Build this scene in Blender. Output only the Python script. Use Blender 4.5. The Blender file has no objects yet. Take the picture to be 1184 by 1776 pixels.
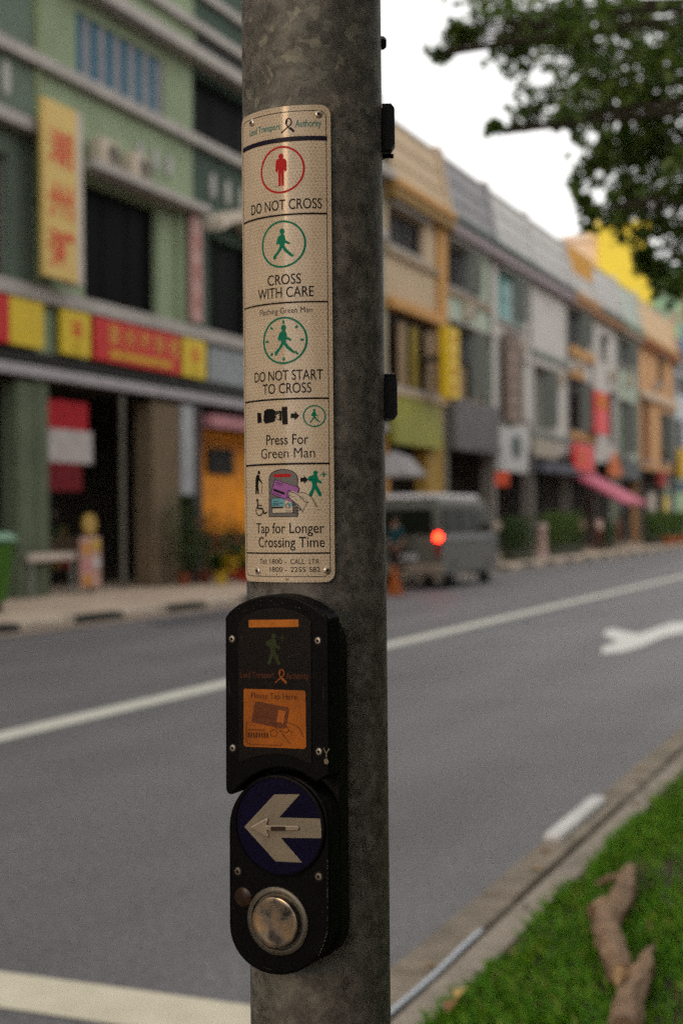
import bpy, bmesh, math, random
from mathutils import Vector, Matrix
from mathutils.geometry import tessellate_polygon
R_ = math.radians
random.seed(7)
sc = bpy.context.scene
col = sc.collection

# ------------------------------------------------------------------ camera
EYE = 1.57
YAW = R_(22.7); FPX = 2467.0; ROLL = 0.0096; PIT = 17.0
cd = bpy.data.cameras.new('camera')
cam = bpy.data.objects.new('camera', cd); col.objects.link(cam)
cd.sensor_fit = 'VERTICAL'; cd.sensor_height = 36.0; cd.sensor_width = 24.0
cd.lens = FPX / 1776 * 36.0
cd.clip_start = 0.05; cd.clip_end = 3000
cam.matrix_world = (Matrix.Translation((0, 0, EYE)) @ Matrix.Rotation(YAW, 4, 'Z') @
                    Matrix.Rotation(math.pi / 2 + math.atan(PIT / FPX), 4, 'X') @ Matrix.Rotation(-ROLL, 4, 'Z'))
cd.dof.use_dof = True
cd.dof.focus_distance = 1.255
cd.dof.aperture_fstop = 5.2
sc.camera = cam

# ------------------------------------------------------------------ world, sun, exposure
SUN_EL = R_(17.0); SUN_BACK = R_(42.0)     # low behind the camera, to its left
w = bpy.data.worlds.new('World'); sc.world = w; w.use_nodes = True
nt = w.node_tree; nt.nodes.clear()
so = nt.nodes.new('ShaderNodeOutputWorld'); bg = nt.nodes.new('ShaderNodeBackground')
sky = nt.nodes.new('ShaderNodeTexSky'); sky.sky_type = 'NISHITA'; sky.sun_disc = False
hsv = nt.nodes.new('ShaderNodeHueSaturation'); hsv.inputs['Saturation'].default_value = 0.12
hsv.inputs['Value'].default_value = 1.0
cm = nt.nodes.new('ShaderNodeMix'); cm.data_type = 'RGBA'; cm.inputs[0].default_value = 0.8
cm.inputs['B'].default_value = (8.6, 8.5, 8.3, 1)      # thick even cloud over most of the blue
fwd = Vector((-math.sin(YAW), math.cos(YAW), 0)); rgt = Vector((math.cos(YAW), math.sin(YAW), 0)); up = Vector((0, 0, 1))
sdir = (-fwd * math.cos(SUN_BACK) - rgt * math.sin(SUN_BACK)) * math.cos(SUN_EL) + up * math.sin(SUN_EL)
sky.sun_elevation = SUN_EL
sky.sun_rotation = math.atan2(sdir.x, sdir.y)
sky.dust_density = 3.0
nt.links.new(sky.outputs[0], hsv.inputs['Color']); nt.links.new(hsv.outputs[0], cm.inputs['A'])
nt.links.new(cm.outputs['Result'], bg.inputs[0]); nt.links.new(bg.outputs[0], so.inputs[0])
bg.inputs[1].default_value = 0.15
sd = bpy.data.lights.new('sun', 'SUN'); sun = bpy.data.objects.new('sun', sd); col.objects.link(sun)
sd.energy = 0.55; sd.angle = R_(10); sd.color = (1.0, 0.58, 0.26)
sun.rotation_euler = sdir.to_track_quat('Z', 'Y').to_euler()
sc.view_settings.view_transform = 'Standard'; sc.view_settings.look = 'None'
sc.view_settings.gamma = 1; sc.view_settings.use_curve_mapping = False
sc.view_settings.exposure = 0.30
sc.cycles.use_denoising = False
sc.cycles.max_bounces = 6
sc.cycles.use_adaptive_sampling = True; sc.cycles.adaptive_threshold = 0.024; sc.cycles.adaptive_min_samples = 24

# ------------------------------------------------------------------ materials
MATS = {}
def mat(name, c, rough=0.75, var=0.18, scale=3.0, bump=0.0, spec=0.22, metal=0.0, emit=0.0, fine=0.0, coat=0.0):
    if name in MATS: return MATS[name]
    m = bpy.data.materials.new(name); m.use_nodes = True; n = m.node_tree; L = n.links
    b = n.nodes['Principled BSDF']
    b.inputs['Roughness'].default_value = rough; b.inputs['Metallic'].default_value = metal
    b.inputs['Specular IOR Level'].default_value = spec
    b.inputs['Coat Weight'].default_value = coat
    tc = n.nodes.new('ShaderNodeTexCoord')
    nz = n.nodes.new('ShaderNodeTexNoise'); nz.inputs['Scale'].default_value = scale; nz.inputs['Detail'].default_value = 6
    nz.inputs['Roughness'].default_value = 0.65
    L.new(tc.outputs['Object'], nz.inputs['Vector'])
    mr = n.nodes.new('ShaderNodeMapRange'); mr.inputs['From Min'].default_value = 0.3; mr.inputs['From Max'].default_value = 0.7
    mr.inputs['To Min'].default_value = 1 - var; mr.inputs['To Max'].default_value = 1 + var
    L.new(nz.outputs['Fac'], mr.inputs['Value'])
    src = mr.outputs[0]
    if fine:
        n2 = n.nodes.new('ShaderNodeTexNoise'); n2.inputs['Scale'].default_value = scale * 40; n2.inputs['Detail'].default_value = 3
        L.new(tc.outputs['Object'], n2.inputs['Vector'])
        m2 = n.nodes.new('ShaderNodeMapRange'); m2.inputs['From Min'].default_value = 0.3; m2.inputs['From Max'].default_value = 0.7
        m2.inputs['To Min'].default_value = 1 - fine; m2.inputs['To Max'].default_value = 1 + fine
        L.new(n2.outputs['Fac'], m2.inputs['Value'])
        mm = n.nodes.new('ShaderNodeMath'); mm.operation = 'MULTIPLY'; L.new(src, mm.inputs[0]); L.new(m2.outputs[0], mm.inputs[1]); src = mm.outputs[0]
    vm = n.nodes.new('ShaderNodeVectorMath'); vm.operation = 'SCALE'; vm.inputs[0].default_value = c[:3]
    L.new(src, vm.inputs['Scale']); L.new(vm.outputs[0], b.inputs['Base Color'])
    if bump:
        bp = n.nodes.new('ShaderNodeBump'); bp.inputs['Strength'].default_value = bump; bp.inputs['Distance'].default_value = 0.01
        L.new(nz.outputs['Fac'], bp.inputs['Height']); L.new(bp.outputs[0], b.inputs['Normal'])
    if emit:
        b.inputs['Emission Color'].default_value = (*c[:3], 1); b.inputs['Emission Strength'].default_value = emit
    MATS[name] = m
    return m

# ------------------------------------------------------------------ building blocks
class MB:
    """collects polygons; world coordinates"""
    def __init__(s): s.v = []; s.f = []
    def poly(s, pts):
        i = len(s.v); s.v += [tuple(p) for p in pts]; s.f.append(tuple(range(i, i + len(pts))))
    def quadbox(s, P):      # P: 8 points, bottom ring 0-3, top ring 4-7
        i = len(s.v); s.v += [tuple(p) for p in P]
        for q in ((0, 3, 2, 1), (4, 5, 6, 7), (0, 1, 5, 4), (1, 2, 6, 5), (2, 3, 7, 6), (3, 0, 4, 7)):
            s.f.append(tuple(i + k for k in q))
    def box(s, u0, u1, d0, d1, z0, z1):     # along the street, distance from the camera's line, height
        s.quadbox([(-d0, u0, z0), (-d0, u1, z0), (-d1, u1, z0), (-d1, u0, z0), (-d0, u0, z1), (-d0, u1, z1), (-d1, u1, z1), (-d1, u0, z1)])
        return s
    def prism(s, pts, T, h0, h1):           # polygon pts (2d) through T(p,q,h)
        n = len(pts); i = len(s.v)
        s.v += [tuple(T(p, q, h0)) for p, q in pts] + [tuple(T(p, q, h1)) for p, q in pts]
        s.f.append(tuple(i + k for k in range(n))[::-1]); s.f.append(tuple(i + n + k for k in range(n)))
        for k in range(n): s.f.append((i + k, i + (k + 1) % n, i + n + (k + 1) % n, i + n + k))
        return s
    def tube(s, pts, rad, n=10, cap=True):
        pts = [Vector(p) for p in pts]; i0 = len(s.v); t = None
        if not isinstance(rad, (list, tuple)): rad = [rad] * len(pts)
        for k, p in enumerate(pts):
            a = (pts[min(k + 1, len(pts) - 1)] - pts[max(k - 1, 0)]).normalized()
            if t is None:
                t = a.orthogonal().normalized()
            else:
                t = (t - a * t.dot(a)).normalized()
            b = a.cross(t)
            for j in range(n):
                an = 2 * math.pi * j / n
                s.v.append(tuple(p + (t * math.cos(an) + b * math.sin(an)) * rad[k]))
        for k in range(len(pts) - 1):
            for j in range(n):
                s.f.append((i0 + k * n + j, i0 + k * n + (j + 1) % n, i0 + (k + 1) * n + (j + 1) % n, i0 + (k + 1) * n + j))
        if cap:
            s.f.append(tuple(i0 + j for j in range(n))[::-1]); s.f.append(tuple(i0 + (len(pts) - 1) * n + j for j in range(n)))
        return s
    def lathe(s, c, ax, prof, n=24):        # prof: (radius, height along ax)
        c = Vector(c); ax = Vector(ax).normalized(); t = ax.orthogonal().normalized(); b = ax.cross(t); i0 = len(s.v)
        for r, h in prof:
            for j in range(n):
                an = 2 * math.pi * j / n
                s.v.append(tuple(c + ax * h + (t * math.cos(an) + b * math.sin(an)) * r))
        for k in range(len(prof) - 1):
            for j in range(n):
                s.f.append((i0 + k * n + j, i0 + k * n + (j + 1) % n, i0 + (k + 1) * n + (j + 1) % n, i0 + (k + 1) * n + j))
        s.f.append(tuple(i0 + j for j in range(n))[::-1]); s.f.append(tuple(i0 + (len(prof) - 1) * n + j for j in range(n)))
        return s
    def build(s, name, m, parent=None, bevel=0, smooth=False, seg=2):
        me = bpy.data.meshes.new(name); me.from_pydata(s.v, [], s.f)
        bm = bmesh.new(); bm.from_mesh(me); bmesh.ops.recalc_face_normals(bm, faces=bm.faces); bm.to_mesh(me); bm.free()
        me.materials.append(m)
        o = bpy.data.objects.new(name, me); col.objects.link(o)
        if parent: adopt(o, parent)
        if bevel:
            bv = o.modifiers.new('bevel', 'BEVEL'); bv.width = bevel; bv.segments = seg; bv.limit_method = 'ANGLE'
        if smooth:
            for p in me.polygons: p.use_smooth = True
            me.set_sharp_from_angle(angle=R_(38))
        return o
WL = {}
def adopt(o, parent):
    o.parent = parent
    l = WL.get(parent.name)
    o.matrix_parent_inverse = Matrix.Translation(-l) if l is not None else Matrix.Identity(4)
def tag(o, label=None, cat=None, group=None, kind=None):
    if label: o['label'] = label
    if cat: o['category'] = cat
    if group: o['group'] = group
    if kind: o['kind'] = kind
    return o
def thing(name, loc, label=None, cat=None, group=None, kind=None):
    o = bpy.data.objects.new(name, None); col.objects.link(o); o.location = loc; o.empty_display_size = 0.2
    WL[o.name] = Vector(loc)
    return tag(o, label, cat, group, kind)
def dup(root, loc, label=None, group=None):
    r = root.copy(); col.objects.link(r); r.location = loc
    if label: r['label'] = label
    if group: r['group'] = group
    for ch in list(root.children):
        c = ch.copy(); col.objects.link(c); c.parent = r
        for g in list(ch.children):
            e = g.copy(); col.objects.link(e); e.parent = c
    return r

# text as geometry: returns list of triangles in 2D, fitted to width and cap height
_TC = {}
def text_tris(txt, offset=0.0, shear=0.0):
    k = (txt, offset, shear)
    if k in _TC: return _TC[k]
    cu = bpy.data.curves.new('t', 'FONT'); cu.body = txt; cu.size = 1; cu.offset = offset; cu.shear = shear
    cu.resolution_u = 4; cu.fill_mode = 'BOTH'
    o = bpy.data.objects.new('t', cu); col.objects.link(o)
    dg = bpy.context.evaluated_depsgraph_get(); me = bpy.data.meshes.new_from_object(o.evaluated_get(dg))
    me.calc_loop_triangles()
    vs = [(v.co.x, v.co.y) for v in me.vertices]; tr = [tuple(t.vertices) for t in me.loop_triangles]
    bpy.data.objects.remove(o); bpy.data.curves.remove(cu); bpy.data.meshes.remove(me)
    _TC[k] = (vs, tr); return vs, tr
_H = text_tris('H'); CAP = max(v[1] for v in _H[0])
def fit_text(mb, T, txt, x0, x1, base, cap, offset=-0.006, h=0.0):
    vs, tr = text_tris(txt, offset)
    if not vs: return
    a = min(v[0] for v in vs); b = max(v[0] for v in vs); sx = (x1 - x0) / (b - a); sy = cap / CAP
    i = len(mb.v); mb.v += [tuple(T(x0 + (x - a) * sx, base + y * sy, h)) for x, y in vs]
    mb.f += [tuple(i + k for k in t) for t in tr]
def cjk(mb, T, ch, cx, cy, wdt, hgt, h=0.0, offset=0.012):   # one glyph filling a cell
    vs, tr = text_tris(ch, offset)
    if not vs: return
    a = min(v[0] for v in vs); b = max(v[0] for v in vs); c = min(v[1] for v in vs); e = max(v[1] for v in vs)
    i = len(mb.v)
    mb.v += [tuple(T(cx + ((x - a) / (b - a) - .5) * wdt, cy + ((y - c) / (e - c) - .5) * hgt, h)) for x, y in vs]
    mb.f += [tuple(i + k for k in t) for t in tr]
def char(T, ch, cx, cy, wdt, hgt, m, parent):
    g = MB(); cjk(g, T, ch, cx, cy, wdt, hgt, offset=.004); return g.build('character', m, parent)
def flat(mb, T, pts, h=0.0):
    tr = tessellate_polygon([[Vector((p[0], p[1], 0)) for p in pts]])
    if getattr(T, '__name__', '') != 'Tp':
        i = len(mb.v); mb.v += [tuple(T(p[0], p[1], h)) for p in pts]; mb.f += [tuple(i + k for k in t) for t in tr]; return
    stack = [[Vector((pts[k][0], pts[k][1])) for k in t] for t in tr]      # wraps round the pole: keep the pieces small
    while stack:
        t = stack.pop(); L = [(t[1] - t[0]).length, (t[2] - t[1]).length, (t[0] - t[2]).length]; m = max(L)
        if m > .0028:
            k = L.index(m); a, b, c = t[k], t[(k + 1) % 3], t[(k + 2) % 3]; mid = (a + b) / 2; stack += [[a, mid, c], [mid, b, c]]; continue
        i = len(mb.v); mb.v += [tuple(T(p.x, p.y, h)) for p in t]; mb.f.append((i, i + 1, i + 2))
def ring(mb, T, cx, cy, rx, ry, th, n=64, h=0.0):
    i = len(mb.v)
    for k in range(n):
        a = 2 * math.pi * k / n
        for q in (0, th): mb.v.append(tuple(T(cx + (rx - q) * math.cos(a), cy + (ry - q) * math.sin(a), h)))
    for k in range(n):
        j = (k + 1) % n; mb.f.append((i + 2 * k, i + 2 * j, i + 2 * j + 1, i + 2 * k + 1))
def stroke(mb, T, pts, th, h=0.0):
    for k in range(len(pts) - 1):
        a = Vector(pts[k]); b = Vector(pts[k + 1]); dd = (b - a)
        if dd.length < 1e-9: continue
        dd = dd.normalized(); nn = Vector((-dd.y, dd.x)) * th / 2
        m = max(1, int((b - a).length / 0.004)) if (b - a).length < 0.3 else 1
        e = dd * th * .25
        for j in range(m):
            p = a + (b - a) * j / m - (e if j == 0 else e * 0); q = a + (b - a) * (j + 1) / m + (e if j == m - 1 else e * 0)
            i = len(mb.v); mb.v += [tuple(T(*(p + nn), h)), tuple(T(*(q + nn), h)), tuple(T(*(q - nn), h)), tuple(T(*(p - nn), h))]
            mb.f.append((i, i + 1, i + 2, i + 3))
def disc(mb, T, cx, cy, rx, ry=None, n=20, h=0.0):
    ry = ry or rx; flat(mb, T, [(cx + rx * math.cos(2 * math.pi * k / n), cy + ry * math.sin(2 * math.pi * k / n)) for k in range(n)], h)

# survey helpers: turn a sighting measured in the photograph into real coordinates on a known surface
def ray(x, y):
    dx = x - 592; dy = y - 888; return (dx - ROLL * dy) / FPX, (PIT - (dy + ROLL * dx)) / FPX
def fac(x, y, d=16.6):
    a, b = ray(x, y); Y = d / (math.sin(YAW) - a * math.cos(YAW)); return Y * (a * math.sin(YAW) + math.cos(YAW)), EYE + b * Y
def gnd(x, y, z=0.0):
    a, b = ray(x, y); Y = (z - EYE) / b; return Y * (a * math.sin(YAW) + math.cos(YAW)), Y * (math.sin(YAW) - a * math.cos(YAW))
def at(x, y, Y):
    a, b = ray(x, y); return Vector((0, 0, EYE)) + fwd * Y + rgt * (a * Y) + up * (b * Y)

# ================================================================== GROUND
M_asph = mat('asphalt', (.098, .092, .096), .62, .14, .7, 0.0, .45, fine=.35)
M_pave = mat('pavement_concrete', (.40, .31, .235), .85, .2, 1.2, fine=.12)
M_kerbl = mat('kerb_pale', (.42, .36, .29), .85, .25, 2.5, fine=.15)
M_kerbd = mat('kerb_black_paint', (.028, .032, .028), .8, .3, 3)
M_soil = mat('soil', (.05, .038, .022), .95, .3, 4)
M_paint = mat('road_paint', (.52, .50, .43), .7, .1, 5, fine=.12)
M_paint2 = mat('stop_line_paint', (.56, .51, .39), .7, .12, 6, fine=.1)

n = M_asph.node_tree; b = n.nodes['Principled BSDF']; old = b.inputs['Base Color'].links[0].from_socket
tc = n.nodes.new('ShaderNodeTexCoord'); mp = n.nodes.new('ShaderNodeMapping'); mp.inputs['Scale'].default_value = (1.1, .09, 1); n.links.new(tc.outputs['Object'], mp.inputs[0])
nz = n.nodes.new('ShaderNodeTexNoise'); nz.inputs['Scale'].default_value = 1.0; nz.inputs['Detail'].default_value = 5; n.links.new(mp.outputs[0], nz.inputs['Vector'])
mr = n.nodes.new('ShaderNodeMapRange'); mr.inputs['From Min'].default_value = .3; mr.inputs['From Max'].default_value = .7; mr.inputs['To Min'].default_value = .78; mr.inputs['To Max'].default_value = 1.2; n.links.new(nz.outputs['Fac'], mr.inputs['Value'])
vm = n.nodes.new('ShaderNodeVectorMath'); vm.operation = 'SCALE'; n.links.new(old, vm.inputs[0]); n.links.new(mr.outputs[0], vm.inputs['Scale']); n.links.new(vm.outputs[0], b.inputs['Base Color'])
g = MB(); g.poly([(-600, -300, -.02), (500, -300, -.02), (500, 900, -.02), (-600, 900, -.02)])
tag(g.build('ground', M_soil), kind='structure')
g = MB(); g.poly([(-12.45, -60, 0), (-1.66, -60, 0), (-1.66, 320, 0), (-12.45, 320, 0)])
tag(g.build('road', M_asph), kind='structure')
g = MB(); g.box(-60, 320, 12.75, 19.6, 0, .12)
tag(g.build('pavement', M_pave), kind='structure')
g = MB(); g.box(-60, 320, -9, 1.37, 0, .105)
tag(g.build('verge_ground', M_soil), kind='structure')
def marking(name, pts, m, label):
    g = MB(); flat(g, lambda p, q, h: (-q, p, .004), pts); o = g.build(name, m); return tag(o, label, None, None, 'structure')
g = MB(); g.poly([(-12.45, -60, .003), (-12.1, -60, .003), (-12.1, 320, .003), (-12.45, 320, .003)]); tag(g.build('gutter', mat('gutter_concrete', (.26, .20, .155), .85, .2, 2, fine=.12)), kind='structure')
marking('lane_line', [(-40, 6.28), (240, 6.28), (240, 6.56), (-40, 6.56)], M_paint, 'long pale lane line running along the road')
marking('stop_line', [(3.84, 1.95), (3.84, 6.2), (4.15, 6.2), (4.15, 1.95)], M_paint2, 'broad cream line across the near lanes')
marking('lane_arrow', [gnd(*p) for p in ((1043, 1122), (1043, 1134), (1078, 1131), (1112, 1121), (1150, 1104), (1192, 1096), (1194, 1079), (1165, 1080), (1130, 1092), (1106, 1100), (1085, 1096), (1062, 1091), (1047, 1094), (1047, 1103), (1062, 1109), (1070, 1114))],
        mat('arrow_paint', (.60, .59, .55), .7, .1, 5), 'white lane arrow on the asphalt')
# dark wet-looking repair patch near the far kerb
g = MB(); flat(g, lambda p, q, h: (-q, p, .0035), [(19.0, 10.9), (25.5, 10.6), (26, 11.4), (22, 11.7), (19.4, 11.5)])
tag(g.build('road_patch', mat('patch_asphalt', (.06, .058, .065), .6, .2, 1)), kind='structure')
# far kerb: painted stones 1.45 m long
kf = thing('far_kerb', (-12.6, 20, 0), kind='structure')
u = 5.9 - 1.45 * 2; k = 0
while u < 95:
    MB().box(u + .01, u + 1.44, 12.45, 12.745, 0, .125).build('kerb_stone', M_kerbd if k % 2 else M_kerbl, kf, bevel=.02); u += 1.45; k += 1
g = MB().box(95.1, 320, 12.45, 12.745, 0, .12); g.build('kerb_run', M_kerbl, kf)
# near kerb
kn = thing('near_kerb', (-1.6, 5, 0), kind='structure')
M_kn = mat('kerb_grimy', (.21, .175, .135), .9, .35, 4, .3, fine=.2)
M_kw = mat('kerb_white_paint', (.55, .54, .52), .7, .15, 5)
for k in range(-4, 34):
    u0 = .32 + k * 1.0; white = (k == 6)
    o = MB().box(u0 + .008, u0 + .992, 1.51 + random.uniform(-.006, .006), (1.575 if white else 1.665) + random.uniform(-.006, .006), -.01, .12 + random.uniform(-.004, .006)).build('kerb_stone', M_kn, kn, bevel=.015)
    if white: o = MB().box(u0 + .02, u0 + .985, 1.585, 1.675, -.01, .142).build('kerb_stone', M_kw, kn, bevel=.02)
    if white: o['label'] = 'white painted kerb stone'
MB().box(-60, 320, 1.373, 1.485, 0, .112).build('concrete_edging', mat('edging', (.24, .205, .165), .9, .35, 5, fine=.25), kn)
g = MB()
pts = [Vector((-1.497 + .004 * math.sin(i * 1.3), 3.2 + i * .18, .124)) for i in range(10)]
g.tube(pts, .008, 8)
tag(g.build('plastic_pipe', mat('pale_plastic', (.55, .6, .68), .4, .05, 5), smooth=True), 'thin pale plastic pipe lying in the kerb joint', 'pipe')

# silt washed up against the near kerb
P = [(2.5 + i * .14, 1.672) for i in range(90)] + [(2.5 + i * .14, 1.70 + .045 * math.sin(i * .33) * math.sin(i * .11 + 1) + random.uniform(0, .022)) for i in range(89, -1, -1)]
g = MB(); flat(g, lambda p, q, h: (-q, p, .004), P); tag(g.build('kerb_silt', mat('silt', (.15, .11, .08), .95, .3, 8, fine=.3)), 'brown silt washed along the near kerb', None, None, 'structure')
for i in range(14):
    u_ = 3.6 + i * .42 + random.uniform(-.1, .1); d_ = random.choice((1.43, 1.55, 1.6, 1.69)) + random.uniform(-.02, .02); z_ = .126 if d_ > 1.5 and d_ < 1.66 else (.115 if d_ < 1.5 else .008); a_ = random.random() * 6.28; l_ = random.uniform(.025, .05)
    g = MB(); ca, sa = math.cos(a_) * l_, math.sin(a_) * l_
    g.poly([(-d_ - ca, u_ - sa, z_), (-d_ + sa * .4, u_ - ca * .4, z_ + .008), (-d_ + ca, u_ + sa, z_ + .002), (-d_ - sa * .4, u_ + ca * .4, z_ + .008)])
    tag(g.build('dry_leaf', mat('dry_leaf_%d' % (i % 3), ((.2, .11, .05), (.11, .07, .04), (.3, .2, .09))[i % 3])), 'small dry leaf fallen along the near kerb', 'leaf', 'dry leaves littering the near kerb')

# grass on the verge
M_grass = bpy.data.materials.new('grass_blades'); M_grass.use_nodes = True
n = M_grass.node_tree; b = n.nodes['Principled BSDF']; b.inputs['Roughness'].default_value = .55; b.inputs['Specular IOR Level'].default_value = .25
geo = n.nodes.new('ShaderNodeNewGeometry'); cr = n.nodes.new('ShaderNodeValToRGB')
cr.color_ramp.elements[0].color = (.045, .13, .006, 1); cr.color_ramp.elements[1].color = (.17, .31, .016, 1)
e = cr.color_ramp.elements.new(.55); e.color = (.09, .25, .010, 1); e = cr.color_ramp.elements.new(.93); e.color = (.17, .28, .02, 1); cr.color_ramp.elements[-1].color = (.26, .19, .08, 1)
n.links.new(geo.outputs['Random Per Island'], cr.inputs[0]); n.links.new(cr.outputs[0], b.inputs['Base Color'])
tl = n.nodes.new('ShaderNodeBsdfTranslucent'); mx = n.nodes.new('ShaderNodeMixShader'); mx.inputs[0].default_value = .25
n.links.new(cr.outputs[0], tl.inputs[0]); n.links.new(b.outputs[0], mx.inputs[1]); n.links.new(tl.outputs[0], mx.inputs[2])
n.links.new(mx.outputs[0], n.nodes['Material Output'].inputs[0])
import numpy as np
rng = np.random.default_rng(3)
N = 150000
uu = 2.6 + 11 * rng.random(N) ** 1.5; dd_ = 1.37 - 4.8 * rng.random(N) ** 1.2
edge = 1.38 + .05 * np.sin(uu * 5.1) + .03 * np.sin(uu * 13.0)
dd_ = np.minimum(dd_, edge - .05 * rng.random(N))
dens = np.sin(uu * 3.1 + dd_ * 2) * np.sin(dd_ * 4.3 - uu) ; keep = rng.random(N) < .72 + .45 * dens; uu = uu[keep]; dd_ = dd_[keep]; N = len(uu)
hh = .025 + .035 * rng.random(N); th = rng.random(N) * 6.283; ln = .02 + .035 * rng.random(N); wd = .003 + .003 * rng.random(N)
px, py, pz = -dd_, uu, np.full(N, .103)
cx, sx = np.cos(th), np.sin(th)
V = np.zeros((N, 4, 3))
V[:, 0] = np.stack([px - sx * wd, py + cx * wd, pz], 1); V[:, 1] = np.stack([px + sx * wd, py - cx * wd, pz], 1)
V[:, 2] = np.stack([px + cx * ln * .4 + sx * wd * .8, py + sx * ln * .4 - cx * wd * .8, pz + hh * .7], 1)
V[:, 3] = np.stack([px + cx * ln, py + sx * ln, pz + hh], 1)
def np_mesh(name, V, F, m):
    me = bpy.data.meshes.new(name); me.vertices.add(V.shape[0]); me.vertices.foreach_set('co', V.ravel())
    k = F.shape[1]; me.loops.add(F.size); me.loops.foreach_set('vertex_index', F.ravel().astype(np.int32))
    me.polygons.add(F.shape[0]); me.polygons.foreach_set('loop_start', np.arange(0, F.size, k, dtype=np.int32))
    me.update(calc_edges=True); me.validate(); me.materials.append(m)
    o = bpy.data.objects.new(name, me); col.objects.link(o); return o
base = (np.arange(N) * 4)[:, None]
F = np.concatenate([base + np.array([[0, 1, 2]]), base + np.array([[0, 2, 3]])], 0)
tag(np_mesh('grass', V.reshape(-1, 3), F, M_grass), 'short green lawn grass covering the verge', 'grass', kind='stuff')

# ================================================================== SHOPHOUSE ROW
FD = 16.6
M_glass = mat('window_glass', (.005, .005, .006), .3, .1, 1, spec=.01)
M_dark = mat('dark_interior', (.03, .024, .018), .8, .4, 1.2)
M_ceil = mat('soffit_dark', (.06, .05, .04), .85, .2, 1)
def facade_wall(mb, u0, u1, z0, z1, ops, d=FD, t=.28):
    us = sorted({u0, u1, *[o[0] for o in ops], *[o[1] for o in ops]}); zs = sorted({z0, z1, *[o[2] for o in ops], *[o[3] for o in ops]})
    us = [x for x in us if u0 <= x <= u1]; zs = [z for z in zs if z0 <= z <= z1]
    for a, b in zip(us, us[1:]):
        for c, e in zip(zs, zs[1:]):
            mu, mz = (a + b) / 2, (c + e) / 2
            if any(o[0] < mu < o[1] and o[2] < mz < o[3] for o in ops): continue
            mb.poly([(-d, a, c), (-d, b, c), (-d, b, e), (-d, a, e)])
    for o in ops:
        a, b, c, e = o
        for P in ([(a, c), (b, c)], [(b, c), (b, e)], [(b, e), (a, e)], [(a, e), (a, c)]):
            (p, q), (r, s_) = P
            mb.poly([(-d, p, q), (-d, r, s_), (-d - t, r, s_), (-d - t, p, q)])
def window(root, u0, u1, z0, z1, mull=2, trans=1, fm=None, pm=None, d=FD + .16):
    fm = fm or mat('window_frame_pale', (.25, .23, .2), .6); g = MB(); w_ = .06
    g.box(u0, u1, d, d + .07, z0, z0 + w_); g.box(u0, u1, d, d + .07, z1 - w_, z1)
    g.box(u0, u0 + w_, d + .002, d + .068, z0 + w_, z1 - w_); g.box(u1 - w_, u1, d + .002, d + .068, z0 + w_, z1 - w_)
    for k in range(1, mull): c = u0 + (u1 - u0) * k / mull; g.box(c - .025, c + .025, d + .004, d + .06, z0 + w_, z1 - w_)
    for k in range(1, trans): c = z0 + (z1 - z0) * k / trans; g.box(u0 + w_, u1 - w_, d + .008, d + .056, c - .02, c + .02)
    f = g.build('window', fm, root)
    us = [u0 + (u1 - u0) * k / mull for k in range(mull + 1)]
    for a, b in zip(us, us[1:]):
        MB().box(a + .03, b - .03, d + .03, d + .045, z0 + .03, z1 - .03).build('pane', pm or M_glass, f)
    return f
def shophouse(u0, u1, label, wallm, ops, ztop=13.0, zlow=4.62, colm=None, colw=.5, backm=None, d_back=19.5, roof_up=0):
    r = thing('shophouse', (-FD, (u0 + u1) / 2, 0), label, 'shophouse', 'shophouses along the far side of the street')
    g = MB(); facade_wall(g, u0, u1, zlow, ztop, ops)
    g.poly([(-FD, u0, zlow), (-FD, u0, ztop), (-27, u0, ztop), (-27, u0, zlow)])
    g.poly([(-FD, u1, zlow), (-FD, u1, ztop), (-27, u1, ztop), (-27, u1, zlow)])
    g.build('wall', wallm, r)
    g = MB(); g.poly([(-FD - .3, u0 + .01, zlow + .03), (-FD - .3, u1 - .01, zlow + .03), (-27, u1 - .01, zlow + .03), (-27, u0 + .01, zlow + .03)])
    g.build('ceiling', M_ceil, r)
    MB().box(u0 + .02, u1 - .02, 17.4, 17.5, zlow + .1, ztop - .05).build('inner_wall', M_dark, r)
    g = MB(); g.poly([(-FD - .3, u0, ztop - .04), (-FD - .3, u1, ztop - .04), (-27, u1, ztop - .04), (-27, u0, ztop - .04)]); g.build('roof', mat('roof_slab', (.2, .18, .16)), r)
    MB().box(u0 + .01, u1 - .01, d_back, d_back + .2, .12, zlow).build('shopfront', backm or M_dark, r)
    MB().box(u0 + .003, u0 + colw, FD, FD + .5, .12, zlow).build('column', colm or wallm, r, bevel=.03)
    return r
def band(r, u0, u1, z0, z1, proj, m, name='cornice', back=0.0):
    return MB().box(u0, u1, FD - proj, FD - .002 + back, z0, z1).build(name, m, r, bevel=.015)

W_green = mat('wall_light_green', (.25, .305, .19), .85, .12, .8, fine=.08)
W_green0 = mat('wall_grey_green', (.125, .16, .125), .85, .12, .8, fine=.08)
W_dgreen = mat('wall_dark_green', (.055, .082, .062), .85, .15, .8)
M_band = mat('cornice_cream', (.38, .35, .32), .8, .15, 2)
M_cap = mat('canopy_edge', (.36, .33, .35), .7, .15, 2)
M_blue = mat('louvre_blue', (.003, .085, .14), .5)
M_lgrey = mat('louvre_grey', (.21, .21, .225), .6)
M_black = mat('black_trim', (.012, .012, .010), .6)
M_ysign = mat('sign_yellow', (.62, .44, .02), .5, .06, 2)
M_ypale = mat('sign_pale_yellow', (.62, .43, .13), .5, .06, 2)
M_red = mat('sign_red', (.50, .015, .012), .5, .06, 2)
M_redc = mat('lettering_red', (.62, .022, .01), .5, .05, 2)
M_cream = mat('sign_cream', (.5, .42, .32), .6)

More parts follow.
